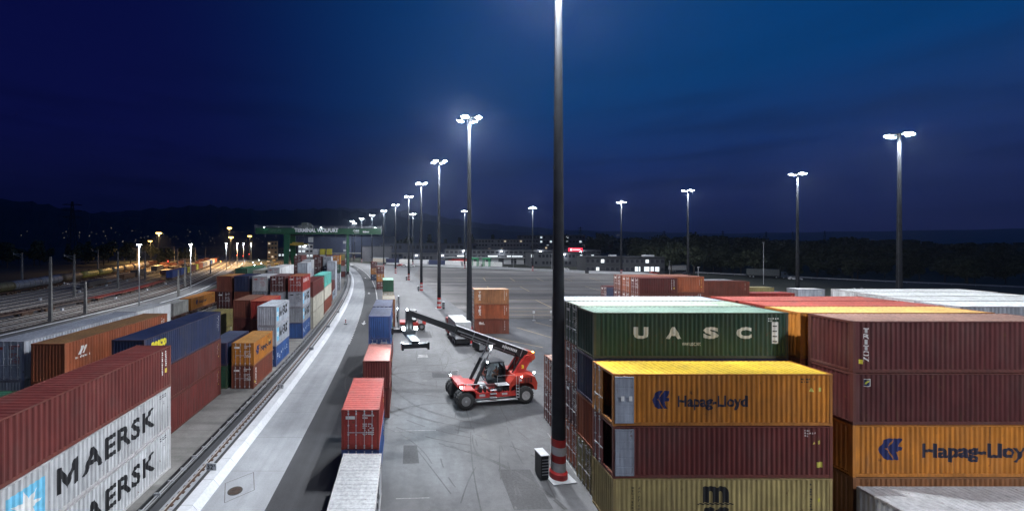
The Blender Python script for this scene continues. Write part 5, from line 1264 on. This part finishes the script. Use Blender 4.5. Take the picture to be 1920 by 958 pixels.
# ------------------------------------------------------------------ small site furniture
for i, s_ in enumerate((26.9, 42.0, 57.1, 72.2, 87.3)):
    x, y = path(s_, -4.92); t_ = thing('number_plate', 'white number plate reading %s on the kerb wall' % ('32', '31', '30', '29', '28')[i], 'sign', (x, y, .40), R(-5), 'number plates on the kerb wall')
    g = MB(); g.box(-.36, .36, -.02, .02, .0, .50); build('plate', g, M['kerb'], t_)
    g = MB(); g.beam((.1, .05, 0), (.1, .05, .2), .03, .03); g.box(.05, .15, .02, .06, -.05, .3); build('bracket', g, M['galv'], t_)
    text_obj(('32', '31', '30', '29', '28')[i], .44, .34, t_, (-.30, -.024, .08), (R(90), 0, 0), BLACKC, bold=.02)
    text_obj('R', .12, .16, t_, (.18, -.024, .27), (R(90), 0, 0), BLACKC, bold=.02)
bx = thing('lane_marker', 'small red and white marker post standing on the pale concrete lane', 'marker post', (*path(77, -2.2), 0), 0)
g = MB(); g.box(-.3, .3, -.2, .2, 0, .12); build('base', g, M['black'], bx)
g = MB(); g.tube((0, 0, .12), (0, 0, 1.0), .10, n=10); build('post', g, M['paint'], bx, (.6, .6, .6))
g = MB(); g.tube((0, 0, .35), (0, 0, .55), .105, n=10); g.tube((0, 0, .75), (0, 0, .95), .105, n=10); build('red_band', g, M['paint'], bx, REDC)
for i, (x, y) in enumerate(((26.4, 80.6), (30.1, 81.0), (30.9, 81.2))):
    o = thing('apron_sign', ['small square white sign on thin posts at the apron edge, leftmost of three', 'middle small white sign of three at the apron edge', 'rightmost small white sign of three at the apron edge'][i], 'sign', (x, y, 0), 0, 'small white signs at the apron edge')
    g = MB(); g.tube((0, 0, 0), (0, 0, 1.7), .03, n=6); g.box(-.3, .3, -.2, .2, 0, .06); build('post', g, M['galv'], o); g = MB(); g.box(-.2, .2, -.03, .0, 1.55, 1.95); build('sign_panel', g, M['paint'], o, (.8, .8, .8))
g = MB(); g.box(14.6, 37, 82.6, 82.9, 0, .14); thing('apron_kerb', 'low grey kerb across the roadway where the marked apron begins', 'kerb', obj=build('apron_kerb', g, M['concretedull']))
# two round mirrors/dishes at the right above the red roofs
for i, (x, y) in enumerate(((80.5, 70.5), (83.1, 71.6))):
    o = thing('dish_antenna', ['pale round dish on a post, left one of a pair', 'grey round dish on a post, right one of a pair'][i], 'dish', (x, y, 0), 0, 'round dishes beyond the white roofs')
    g = MB(); g.tube((0, 0, 0), (0, 0, 7.2), .06, n=6); build('post', g, M['galv'], o); g = MB(); g.lathe((0, -.1, 7.3), (.2, -1, .3), [(0, .1), (.1, .4), (.2, .52), (.21, .50), (.14, .35)], 16); build('dish', g, M['paint'], o, (.7, .7, .7) if i == 0 else (.25, .25, .27))
# barrier along the far side of the apron
g = MB(); bl = [(119, 150), (117, 195), (94, 206), (70, 226), (36, 249), (5, 274), (-14, 292)]
for a, b in zip(bl, bl[1:]): g.beam((*a, .65), (*b, .65), .5, 1.3)
thing('concrete_barrier', 'long white concrete barrier along the far edge of the marked apron', 'barrier', obj=build('concrete_barrier', g, M['kerb']))
g = MB(); pts = [(119, 196), (96, 209), (70, 229), (36, 252), (5, 277), (-20, 300), (-26, 312), (8, 290), (40, 265), (75, 242), (100, 224), (124, 210)]
g.v = [(p[0], p[1], -.001) for p in pts]; g.f = [tuple(range(len(pts)))]; struct('access_road', g, M['kerb'])

# ------------------------------------------------------------------ parked trailers, cars
def lerp_line(P, t):
    d = [0]
    for a, b in zip(P, P[1:]): d.append(d[-1] + (Vector(b)-Vector(a)).length)
    q = t*d[-1]
    for i in range(len(P)-1):
        if q <= d[i+1] or i == len(P)-2:
            u = (q-d[i])/(d[i+1]-d[i]); a = Vector(P[i]); b = Vector(P[i+1]); p = a + (b-a)*u; return p.x, p.y, math.atan2((b-a).y, (b-a).x)
TL = [(60, 242), (34, 258), (4, 282), (-25, 305)]
cols_ = [((.62, .62, .60), 'white'), ((.62, .62, .60), 'white'), ((.6, .6, .6), 'white'), ((.03, .04, .09), 'dark blue'), ((.6, .6, .62), 'white'), ((.6, .6, .58), 'white'), ((.03, .035, .08), 'dark blue'), ((.55, .5, .42), 'cream')]
for k, (c, nm) in enumerate(cols_):
    x, y, a = lerp_line(TL, (k+.5)/len(cols_)); truck(x, y, a + pi, '%s trailer parked beyond the apron barrier, number %d from the right' % (nm, k+1), c, L=12.0, H=3.9, grp='trailers parked beyond the apron', tractor=False)
truck(-52, 300, R(-10), 'white truck with maroon cab arriving on the far road under the crane', (.62, .62, .62), (.22, .02, .03), L=13, H=4.0)
truck(-20, 318, R(165), 'pale grey truck on the far road behind the seventh mast', (.35, .38, .42), (.3, .3, .3), L=13, H=4.0)
truck(40, 292, R(160), 'red truck parked before the lit loading hall', (.4, .03, .03), (.42, .03, .03), L=11, H=4.0)
truck(163, 179, R(-33), 'dark truck standing beside the trees at right', (.10, .11, .11), (.03, .05, .08), L=11, H=4.0)
truck(131, 214, R(0), 'white box truck right of the dark office building', (.45, .45, .47), (.3, .3, .3), L=9, H=3.6)
truck(149, 214, R(0), 'white trailer standing farther right of the dark office building', (.5, .5, .5), (.3, .3, .3), L=9.5, H=3.7, tractor=False)
def car(x, y, rot, label, c):
    o = thing('car', label, 'car', (x, y, 0), rot, 'cars parked in the distance')
    g = MB(); g.prism([(-2.1, .3), (2.1, .3), (2.15, .75), (1.1, .92), (.4, 1.42), (-1.1, 1.45), (-1.9, .98), (-2.15, .9)], -.88, .88); build('body', g, M['paint'], o, c)
    g = MB(); g.prism([(1.0, .93), (.38, 1.38), (-1.05, 1.40), (-1.7, 1.0)], -.89, .89); build('window', g, M['darkglass'], o)
    for q in (-1.3, 1.3):
        for sy in (-.8, .8): g = MB(); g.tube((q, sy-.1, .32), (q, sy+.1, .32), .32, n=14); build('wheel', g, M['tyre'], o)
    for sy in (-.6, .6): lampbox(o, (2.13, sy, .65), .12, 'galv', 'headlight')
for i, (x, y, a, c, lb) in enumerate(((-36, 262, 100, (.5, .5, .5), 'pale car driving on the far curve near the crane leg'), (-44, 292, 30, (.03, .03, .03), 'dark car near the maroon cabbed truck'), (-4, 268, 160, (.4, .03, .03), 'red car left of the white cars by the barrier'), (-1, 262, 160, (.6, .6, .6), 'white car by the barrier, left of a pair'), (4, 259, 160, (.6, .6, .6), 'white car by the barrier, right of a pair'),
        (60, 236, 150, (.3, .3, .3), 'grey car near the green frames'), (167, 168, -35, (.65, .65, .65), 'white car on the dark road at right'), (141, 196, 10, (.05, .05, .06), 'dark car right of the office building'), (127, 200, 0, (.3, .04, .03), 'dull red car right of the office building'), (92, 226, 150, (.5, .5, .5), 'pale car left of the dark office building'))):
    car(x, y, R(a), lb, c)
# green portal frames
for i, x in enumerate((43.5, 50)):
    o = thing('portal_frame', ['green lifting frame beyond the apron, left of two', 'green lifting frame beyond the apron, right of two'][i], 'frame', (x, 246 - 4*i, 0), R(-25), 'green lifting frames')
    g = MB()
    for a in (-1.8, 1.8):
        for b in (-1.5, 1.5): g.box(a-.2, a+.2, b-.2, b+.2, 0, 5.6)
    g.box(-2.2, 2.2, -1.7, 1.7, 5.6, 6.6); build('frame', g, M['paint'], o, (.03, .30, .12)); g = MB(); g.box(-2.4, 2.4, -1.2, 1.2, .4, 1.4); build('base', g, M['galv'], o)

# ------------------------------------------------------------------ buildings
def building(x, y, rot, W, Dp, H, label, c, floors=2, wins=(), roofs=(), name='building', wcols=9, lit=.2, seed=1, lamps=0, warm=False):
    """front faces local -y; origin at the front centre"""
    r = random.Random(seed); o = thing(name, label, 'building', (x, y, 0), rot)
    g = MB(); g.box(-W/2, W/2, 0, Dp, 0, H); c = tuple(q*.7 for q in c); build('wall', g, M['facade'], o, c)
    g = MB(); g.box(-W/2-.3, W/2+.3, -.3, Dp+.3, H, H+.5); build('roof', g, M['facade'], o, tuple(q*.6 for q in c))
    fh = H/floors
    cw = W/wcols*.64; fz = fh*.43; wf = MB(); wf.box(-cw/2-.08, cw/2+.08, -.08, -.002, -.08, fz+.08); wf = wf.mesh('window', M['facade'])
    wp = MB(); wp.box(-cw/2, cw/2, -.10, -.081, 0, fz); dk = wp.mesh('pane', M['darkglass']); lt = wp.mesh('lit_pane', M['windowwarm' if warm else 'window'])
    for f in range(floors if wcols > 1 else 0):
        for k in range(wcols):
            if r.random() < .12: continue
            w = put('window', wf, o, (.10, .10, .11), loc=(-W/2 + W*(k+.5)/wcols, 0, f*fh + fh*.35))
            if r.random() < lit: put('lit_pane', lt, w)
            else: put('pane', dk, w)
    for k in range(lamps):
        xx = -W/2 + W*(k+.5)/lamps; g = MB(); g.box(xx-.5, xx+.5, -.9, -.5, H-.9, H-.6); g.box(xx-.05, xx+.05, -.6, 0, H-.75, H-.65); build('wall_lamp', g, M['led'], o)
        l = bpy.data.lights.new('wall_light', 'POINT'); l.energy = 900; l.color = (.9, .95, 1); l.shadow_soft_size = .4; q = bpy.data.objects.new('wall_light', l); col.objects.link(q); q.parent = o; q.location = (xx, -2.0, H-1.2)
    return o
ob = building(113.5, 203, R(-6), 39, 14, 8.2, 'dark two storey office building with bright ground floor windows', (.035, .037, .045), 2, wcols=16, lit=.18, seed=3)
g = MB()
for a, b in ((5, 6.4), (6.8, 7.6), (9.5, 12.0), (12.6, 14.2), (14.8, 16.8)): g.box(a, b, -.12, -.102, 1.2, 3.6)
build('lit_window', g, M['window'], ob)
for k, (xx, w_) in enumerate(((12, 5), (-5, 3))):
    g = MB(); g.box(xx, xx+w_, 5, 8, 8.7, 9.6); build('roof_unit', g, M['galv'], ob)
hall = building(84, 286, R(-9), 110, 40, 10.5, 'long pale loading hall with a strip of lit windows behind the apron', (.12, .125, .14), 3, wcols=33, lit=.0, seed=5, lamps=4)
g = MB(); r3 = random.Random(6); a = -54
while a < 50:
    w_ = r3.uniform(1.5, 9)
    if r3.random() < .62: g.box(a, a + w_, -.16, -.11, 5.6, 6.5)
    a += w_ + .6
build('lit_window_strip', g, M['window'], hall)
g = MB()
for k in range(11): a = -48 + 9*k; g.box(a, a+5.2, -.12, -.05, .2, 4.2)
build('dock_door', g, M['galv'], hall)
g = MB(); g.box(-55, 55, -3.5, -.3, 4.9, 5.3); build('canopy', g, M['galv'], hall)
sg_ = building(106, 262, R(-5), 44, 16, 9.0, 'grey office wing beneath the red lit sign', (.10, .105, .12), 2, wcols=18, lit=.15, seed=8, lamps=1)
rsn = thing('lit_sign', 'bright red lit sign with white letters on the roof behind the mast', 'sign', (113.8, 262.5, 9.5), R(-5))
g = MB(); g.box(-4.6, 4.6, -.2, .2, .6, 3.0); build('sign_panel', g, M['redsign'], rsn)
g = MB(); g.box(-3.4, -2.9, -.3, -.21, 1.2, 2.4); g.box(-3.4, -2.2, -.3, -.21, 1.2, 1.5); g.box(-2.6, -2.2, -.3, -.21, 1.5, 2.4); g.box(-3.0, -2.4, -.3, -.21, 2.1, 2.4)
for k in range(6): g.box(-1.5 + .8*k, -.95 + .8*k, -.3, -.21, 1.5, 2.1)
build('sign_letters', g, M['whitesign'], rsn)
g = MB()
for a in (-3.5, 3.5): g.box(a-.1, a+.1, -.1, .1, 0, .6)
build('support', g, M['black'], rsn)
building(22, 372, R(4), 92, 40, 15, 'low wide industrial hall in blue grey, beyond the parked trailers', (.075, .085, .13), 2, wcols=22, lit=.04, seed=11)
building(-62, 420, R(12), 105, 40, 22, 'big dark blue hall seen under the right half of the crane girder', (.05, .065, .12), 1, wcols=1, lit=0, seed=12)
building(20, 330, R(2), 44, 20, 6, 'pale low hall directly behind the fifth mast', (.09, .09, .11), 1, wcols=14, lit=.1, seed=13, lamps=2)
building(98, 380, R(-6), 60, 25, 19, 'distant apartment slab with bright balcony strips', (.22, .21, .23), 5, wcols=20, lit=.06, seed=14, warm=True)
building(165, 440, R(-8), 70, 25, 24, 'distant factory with glowing roof strips behind the foreground mast', (.12, .12, .16), 5, wcols=20, lit=.25, seed=15)
building(130, 330, R(-6), 40, 20, 13, 'mid height office block behind the loading hall', (.09, .09, .11), 4, wcols=16, lit=.1, seed=16, warm=True)
building(-129, 380, R(15), 9, 9, 17, 'small yellow lit tower house among the tracks left of the crane legs', (.40, .27, .14), 4, wcols=3, lit=.3, seed=17, warm=True)
building(-102, 400, R(15), 15, 12, 14, 'bright white lit control building between the crane legs and the yard', (.5, .5, .5), 3, wcols=4, lit=.6, seed=18, lamps=1)
building(-126, 420, R(15), 40, 14, 10, 'low dark depot with a row of lit windows behind the crane legs', (.07, .06, .07), 2, wcols=12, lit=.3, seed=19)
building(-25, 338, R(0), 26, 3, 12.5, 'pale billboard like hall facade left of the sixth mast', (.16, .16, .18), 1, wcols=1, lit=0, seed=20)
building(140, 232, R(0), 30, 10, 5.5, 'low dim shed right of the dark office building', (.06, .06, .06), 1, wcols=6, lit=0, seed=21)
# road bridge line behind the crane
g = MB(); g.beam((-70, 345, 6.6), (70, 352, 6.2), 8, .9)
for k in range(9): g.box(-62+15*k, -61+15*k, 344, 352, 0, 6.2)
thing('road_bridge', 'low concrete road bridge crossing behind the far masts', 'bridge', obj=build('road_bridge', g, M['concretedull']))
# dark roads at right
g = MB(); g.v = [(118, 214, 0), (150, 205, 0), (190, 160, 0), (260, 95, 0), (330, 30, 0), (345, 40, 0), (270, 108, 0), (200, 176, 0), (160, 222, 0), (120, 228, 0)]; g.f = [(0, 1, 8, 9), (1, 2, 7, 8), (2, 3, 6, 7), (3, 4, 5, 6)]
struct('country_road', g, M['asphaltdark'])
g = MB(); g.beam((150, 203, .7), (190, 158, .7), .08, .25); g.beam((190, 158, .7), (262, 92, .7), .08, .25)
for k in range(30): g.box(150+3.7*k-.05, 150+3.7*k+.05, 203-3.7*k-.05 if k < 11 else 203-3.7*k+.0, 203-3.7*k+.05, 0, .7)
thing('guard_rail', 'thin steel guard rail along the dark road at right', 'guard rail', obj=build('guard_rail', g, M['galv']))
for i, (x, y, h) in enumerate(((137, 150, 16), (118, 158, 6), (128, 190, 7), (106, 235, 9), (66, 240, 9), (45, 244, 8), (88, 236, 9))):
    o = thing('slim_post', 'thin pale post beyond the apron, number %d from the right' % (i+1), 'post', (x, y, 0), 0, 'thin pale posts beyond the apron')
    g = MB(); g.tube((0, 0, 0), (0, 0, h), .09, .05, 8); build('pole', g, M['galv'], o); g = MB(); g.box(-.4, .4, -.15, .15, h, h+.15); build('lamp_head', g, M['galv'], o)

# ------------------------------------------------------------------ trees
def crown_mesh(seed, h, w, dense=420, conifer=False):
    r = random.Random(seed); mb = MB(); blobs = []
    for k in range(11 if not conifer else 9):
        if conifer: z = h*(.15 + .8*k/9); blobs.append((0, 0, z, w*.5*(1-k/10)+.2, 1.2))
        else:
            a = r.uniform(0, 2*pi); q = r.uniform(0, .33)*w; z = h*r.uniform(.34, .86); blobs.append((q*cos(a), q*sin(a), z, r.uniform(.16, .3)*w, r.uniform(.12, .2)*h))
    for k in range(dense):
        b = r.choice(blobs); u = Vector((r.gauss(0, 1), r.gauss(0, 1), r.gauss(0, 1))).normalized()*r.uniform(.45, 1.08)
        p = Vector((b[0]+u.x*b[3], b[1]+u.y*b[3], b[2]+u.z*b[4])); s = r.uniform(.35, .85)*h/13
        n = Vector((r.gauss(0, 1), r.gauss(0, 1), r.gauss(0, .7))).normalized(); t = n.orthogonal().normalized()*s; q = n.cross(t).normalized()*s*.7
        mb.quad(tuple(p-t-q*.3), tuple(p+q-t*.1), tuple(p+t+q*.3), tuple(p-q+t*.1))
    return mb.mesh('crown', M['leaf'])
def trunk_mesh(h, seed):
    r = random.Random(seed); mb = MB(); mb.tube((0, 0, 0), (.1, 0, h*.6), h*.022, h*.010, 7)
    for k in range(5): a = r.uniform(0, 6.28); z = h*r.uniform(.25, .5); mb.tube((0.05, 0, z), (cos(a)*h*.2, sin(a)*h*.2, z + h*.22), h*.009, h*.003, 5)
    return mb.mesh('trunk', M['bark'])
TV = [(crown_mesh(k, 14, 11 if k != 3 else 6, 900, k == 3), trunk_mesh(14, k)) for k in range(4)]
rt = random.Random(12)
ntree = [0]
def tree(x, y, s, k, label, grp='trees along the dark right hand wood'):
    o = thing('tree', label, 'tree', (x, y, -.02), rt.uniform(0, 6.28), grp); o.scale = (s*rt.uniform(.9, 1.2), s*rt.uniform(.9, 1.2), s); put('crown', TV[k][0], o); put('trunk', TV[k][1], o); ntree[0] += 1
kinds = ['broad', 'bushy', 'rounded', 'narrow']
for row, (d0, d1, s0, s1, n) in enumerate(((250, 285, .9, 1.25, 26), (300, 340, 1.2, 1.6, 28), (360, 420, 1.5, 2.0, 26))):
    for i in range(n):
        az = 30 + (58-30)*(i + rt.uniform(.1, .9))/n + (0 if row else 1.5); d = rt.uniform(d0, d1)*(1 if row else 1.0)
        tree(d*sin(R(az)), d*cos(R(az)), rt.uniform(s0, s1)*.86*cos(R(az))/cos(R(36)), rt.choice((0, 0, 1, 1, 2, 2, 3)), 'dark tree in the wood behind the road, %s row, number %d from the left' % (('front', 'middle', 'back')[row], i+1))
for i, (x, y, s, k) in enumerate(((165, 205, .85, 0), (190, 190, .8, 1), (182, 232, .9, 2), (196, 172, .75, 1), (150, 236, .8, 2), (215, 150, .7, 0))):
    tree(x, y, s, k, 'small greenish tree at the roadside at right, number %d from the left' % (i+1), 'small trees by the right hand road')
for i in range(22):
    az = -3 + 30*(i+rt.random())/22; d = rt.uniform(455, 520); tree(d*sin(R(az)), d*cos(R(az)), rt.uniform(1.2, 2.0), rt.choice((3, 3, 0, 2)), 'distant tree on the skyline behind the halls, number %d from the left' % (i+1), 'skyline trees behind the halls')
for i in range(26):
    az = -50 + 22*(i+rt.random())/26; d = rt.uniform(330, 480); tree(d*sin(R(az)), d*cos(R(az)), rt.uniform(.8, 1.4), rt.choice((0, 1, 2, 3)), 'dark tree in the fields left of the rail yard, number %d from the left' % (i+1), 'dark trees left of the rail yard')
# distant wood as one mass behind the individual trees
g = MB(); r8 = random.Random(77)
for k in range(5200):
    az = R(r8.uniform(26, 66)); d = r8.uniform(600, 900); hmax = (21 + 3*sin(az*31) + 2*sin(az*83+1))*cos(az)/.8; p = Vector((d*sin(az), d*cos(az), r8.uniform(0, hmax))); s = r8.uniform(2, 4.2)
    n = Vector((r8.gauss(0, 1), r8.gauss(0, 1), r8.gauss(0, .5))).normalized(); t = n.orthogonal().normalized()*s; q = n.cross(t).normalized()*s
    g.quad(tuple(p-t), tuple(p+q), tuple(p+t), tuple(p-q))
struct('far_wood', g, M['leaf'], kind='stuff')

# ------------------------------------------------------------------ hills, town lights, pylons
def ridge(name, pts, depth, seed, rough=.06):
    """pts: (azimuth deg, distance, height)"""
    g = MB(); r = random.Random(seed); prev = None
    P = []
    for (a0, d0, h0), (a1, d1, h1) in zip(pts, pts[1:]):
        for k in range(14): u = k/14; P.append((a0+(a1-a0)*u, d0+(d1-d0)*u, (h0+(h1-h0)*u)*(1 + rough*(sin(a0*7+k*1.9)*.4 + r.uniform(-.3, .3)))))
    for a, b in zip(P, P[1:]):
        def row(p): return [(p[1]*f*sin(R(p[0])), p[1]*f*cos(R(p[0])), z) for f, z in ((1-depth, -1), (1-depth*.55, p[2]*.42), (1-depth*.25, p[2]*.78), (1, p[2]), (1+depth, -1))]
        A = row(a); B = row(b)
        for i in range(4): g.quad(A[i], B[i], B[i+1], A[i+1])
    struct(name, g, M['hill'])
ridge('hill_near', [(-52, 2600, 225), (-44, 2700, 220), (-38, 2900, 185), (-30, 3000, 140), (-22, 3300, 100), (-12, 3600, 60), (-2, 3800, 20)], .35, 1)
ridge('hill_mid', [(-56, 4800, 120), (-44, 4800, 230), (-36, 4800, 330), (-27, 4800, 420), (-20, 5000, 400), (-12, 5000, 440), (-4, 5200, 410), (4, 5400, 300), (14, 5600, 180), (24, 5600, 110)], .25, 2)
ridge('hill_far', [(-50, 7800, 150), (-34, 7800, 350), (-20, 7800, 540), (-10, 7800, 700), (0, 7800, 660), (10, 8000, 420), (22, 8000, 260), (38, 8000, 160), (60, 8000, 170)], .15, 3)
g = MB(); r9 = random.Random(31)
for k in range(80):
    cl_ = r9.choice(((-40.5, 1.6), (-36, 2.2), (-33, 1.5), (-29, 2), (-25, 2.5), (-22, 3), (-38, 6), (-30, 6)))
    a = R(r9.gauss(cl_[0], cl_[1])); d = r9.uniform(1500, 2100); z = max(3, (d-1500)*.11 + r9.uniform(-6, 16)); s = r9.uniform(.5, 1.1)*d/1500*1.1
    g.cbox((d*sin(a), d*cos(a), z), (s*r9.uniform(1, 2.5), s, s*.8))
for k in range(40):
    a = R(r9.uniform(12, 30)); d = r9.uniform(700, 900); g.cbox((d*sin(a), d*cos(a), r9.uniform(10, 30)), (1.2, .6, .6))
struct('town_lights', g, M['town'], kind='stuff')
def pylon(x, y, h, label):
    o = thing('pylon', label, 'pylon', (x, y, 0), R(20), 'power pylons on the horizon'); g = MB(); w = h*.07
    for a in (-1, 1):
        for b in (-1, 1): g.beam((a*w, b*w, 0), (a*w*.12, b*w*.12, h), h*.008, h*.008)
    for k in range(9):
        z0 = h*k/9; z1 = h*(k+1)/9; q0 = w*(1-.88*k/9); q1 = w*(1-.88*(k+1)/9)
        for a in (-1, 1): g.beam((-q0, a*q0, z0), (q1, a*q1, z1), h*.005, h*.005); g.beam((q0, a*q0, z0), (-q1, a*q1, z1), h*.005, h*.005)
    build('tower', g, M['black'], o)
    for z in (.72, .84, .94): g = MB(); g.beam((-h*.14, 0, h*z), (h*.14, 0, h*z), h*.012, h*.012); g.beam((-h*.14, 0, h*z), (0, 0, h*(z+.035)), h*.005, h*.005); g.beam((h*.14, 0, h*z), (0, 0, h*(z+.035)), h*.005, h*.005); build('cross_arm', g, M['black'], o)
pylon(-340, 400, 58, 'tall lattice pylon against the dark hillside at far left')
for i, (px_, hh) in enumerate(((1088, 22), (1245, 12), (1355, 12), (1436, 10), (1486, 10), (1546, 12))): 
    d = 1000; pylon((px_-760)/735*d, d, 34 + hh, 'faint lattice pylon on the right horizon, number %d from the left' % (i+1))
# red and warm signals deep in the yard
for i, (s_, off, m_) in enumerate(((330, 8, 'redlight'), (360, 2, 'redlight'), (300, 16, 'ledsmall'), (280, 22, 'ledsmall'), (260, 18, 'ledsmall'), (340, 20, 'ledsmall'), (250, -30, 'redlight'), (385, 12, 'redlight'), (320, -8, 'amber'))):
    x, y = rpath(s_, off); o = thing('rail_signal', '%s rail signal deep in the yard, number %d' % ({'redlight': 'red', 'ledsmall': 'white', 'amber': 'amber'}[m_], i+1), 'signal', (x, y, 0), 0, 'rail signals deep in the yard')
    h = 5 if m_ == 'redlight' else 1.2; g = MB(); g.tube((0, 0, 0), (0, 0, h), .08, n=6); build('post', g, M['black'], o); g = MB(); g.cbox((0, 0, h), (.35, .35, .35)); build('lens', g, M[m_], o)

# ------------------------------------------------------------------ air
if HAZE > 0:
    g = MB(); g.box(-9500, 9500, -700, 12500, -1.1, 900)
    hz = struct('haze', g, None, kind='stuff')
    hm = bpy.data.materials.new('haze'); hm.use_nodes = True; t = hm.node_tree; t.nodes.clear()
    pv = N(t, 'ShaderNodeVolumePrincipled'); pv.inputs['Color'].default_value = (.7, .82, 1, 1); pv.inputs['Density'].default_value = HAZE; pv.inputs['Anisotropy'].default_value = .84
    oo = N(t, 'ShaderNodeOutputMaterial'); t.links.new(pv.outputs[0], oo.inputs['Volume']); hz.data.materials.append(hm)
# labels: at most sixteen words, one per thing
for o in scene.objects:
    if 'label' in o:
        w = o['label'].split()
        if len(w) > 16: print('LONG', len(w), o['label'])
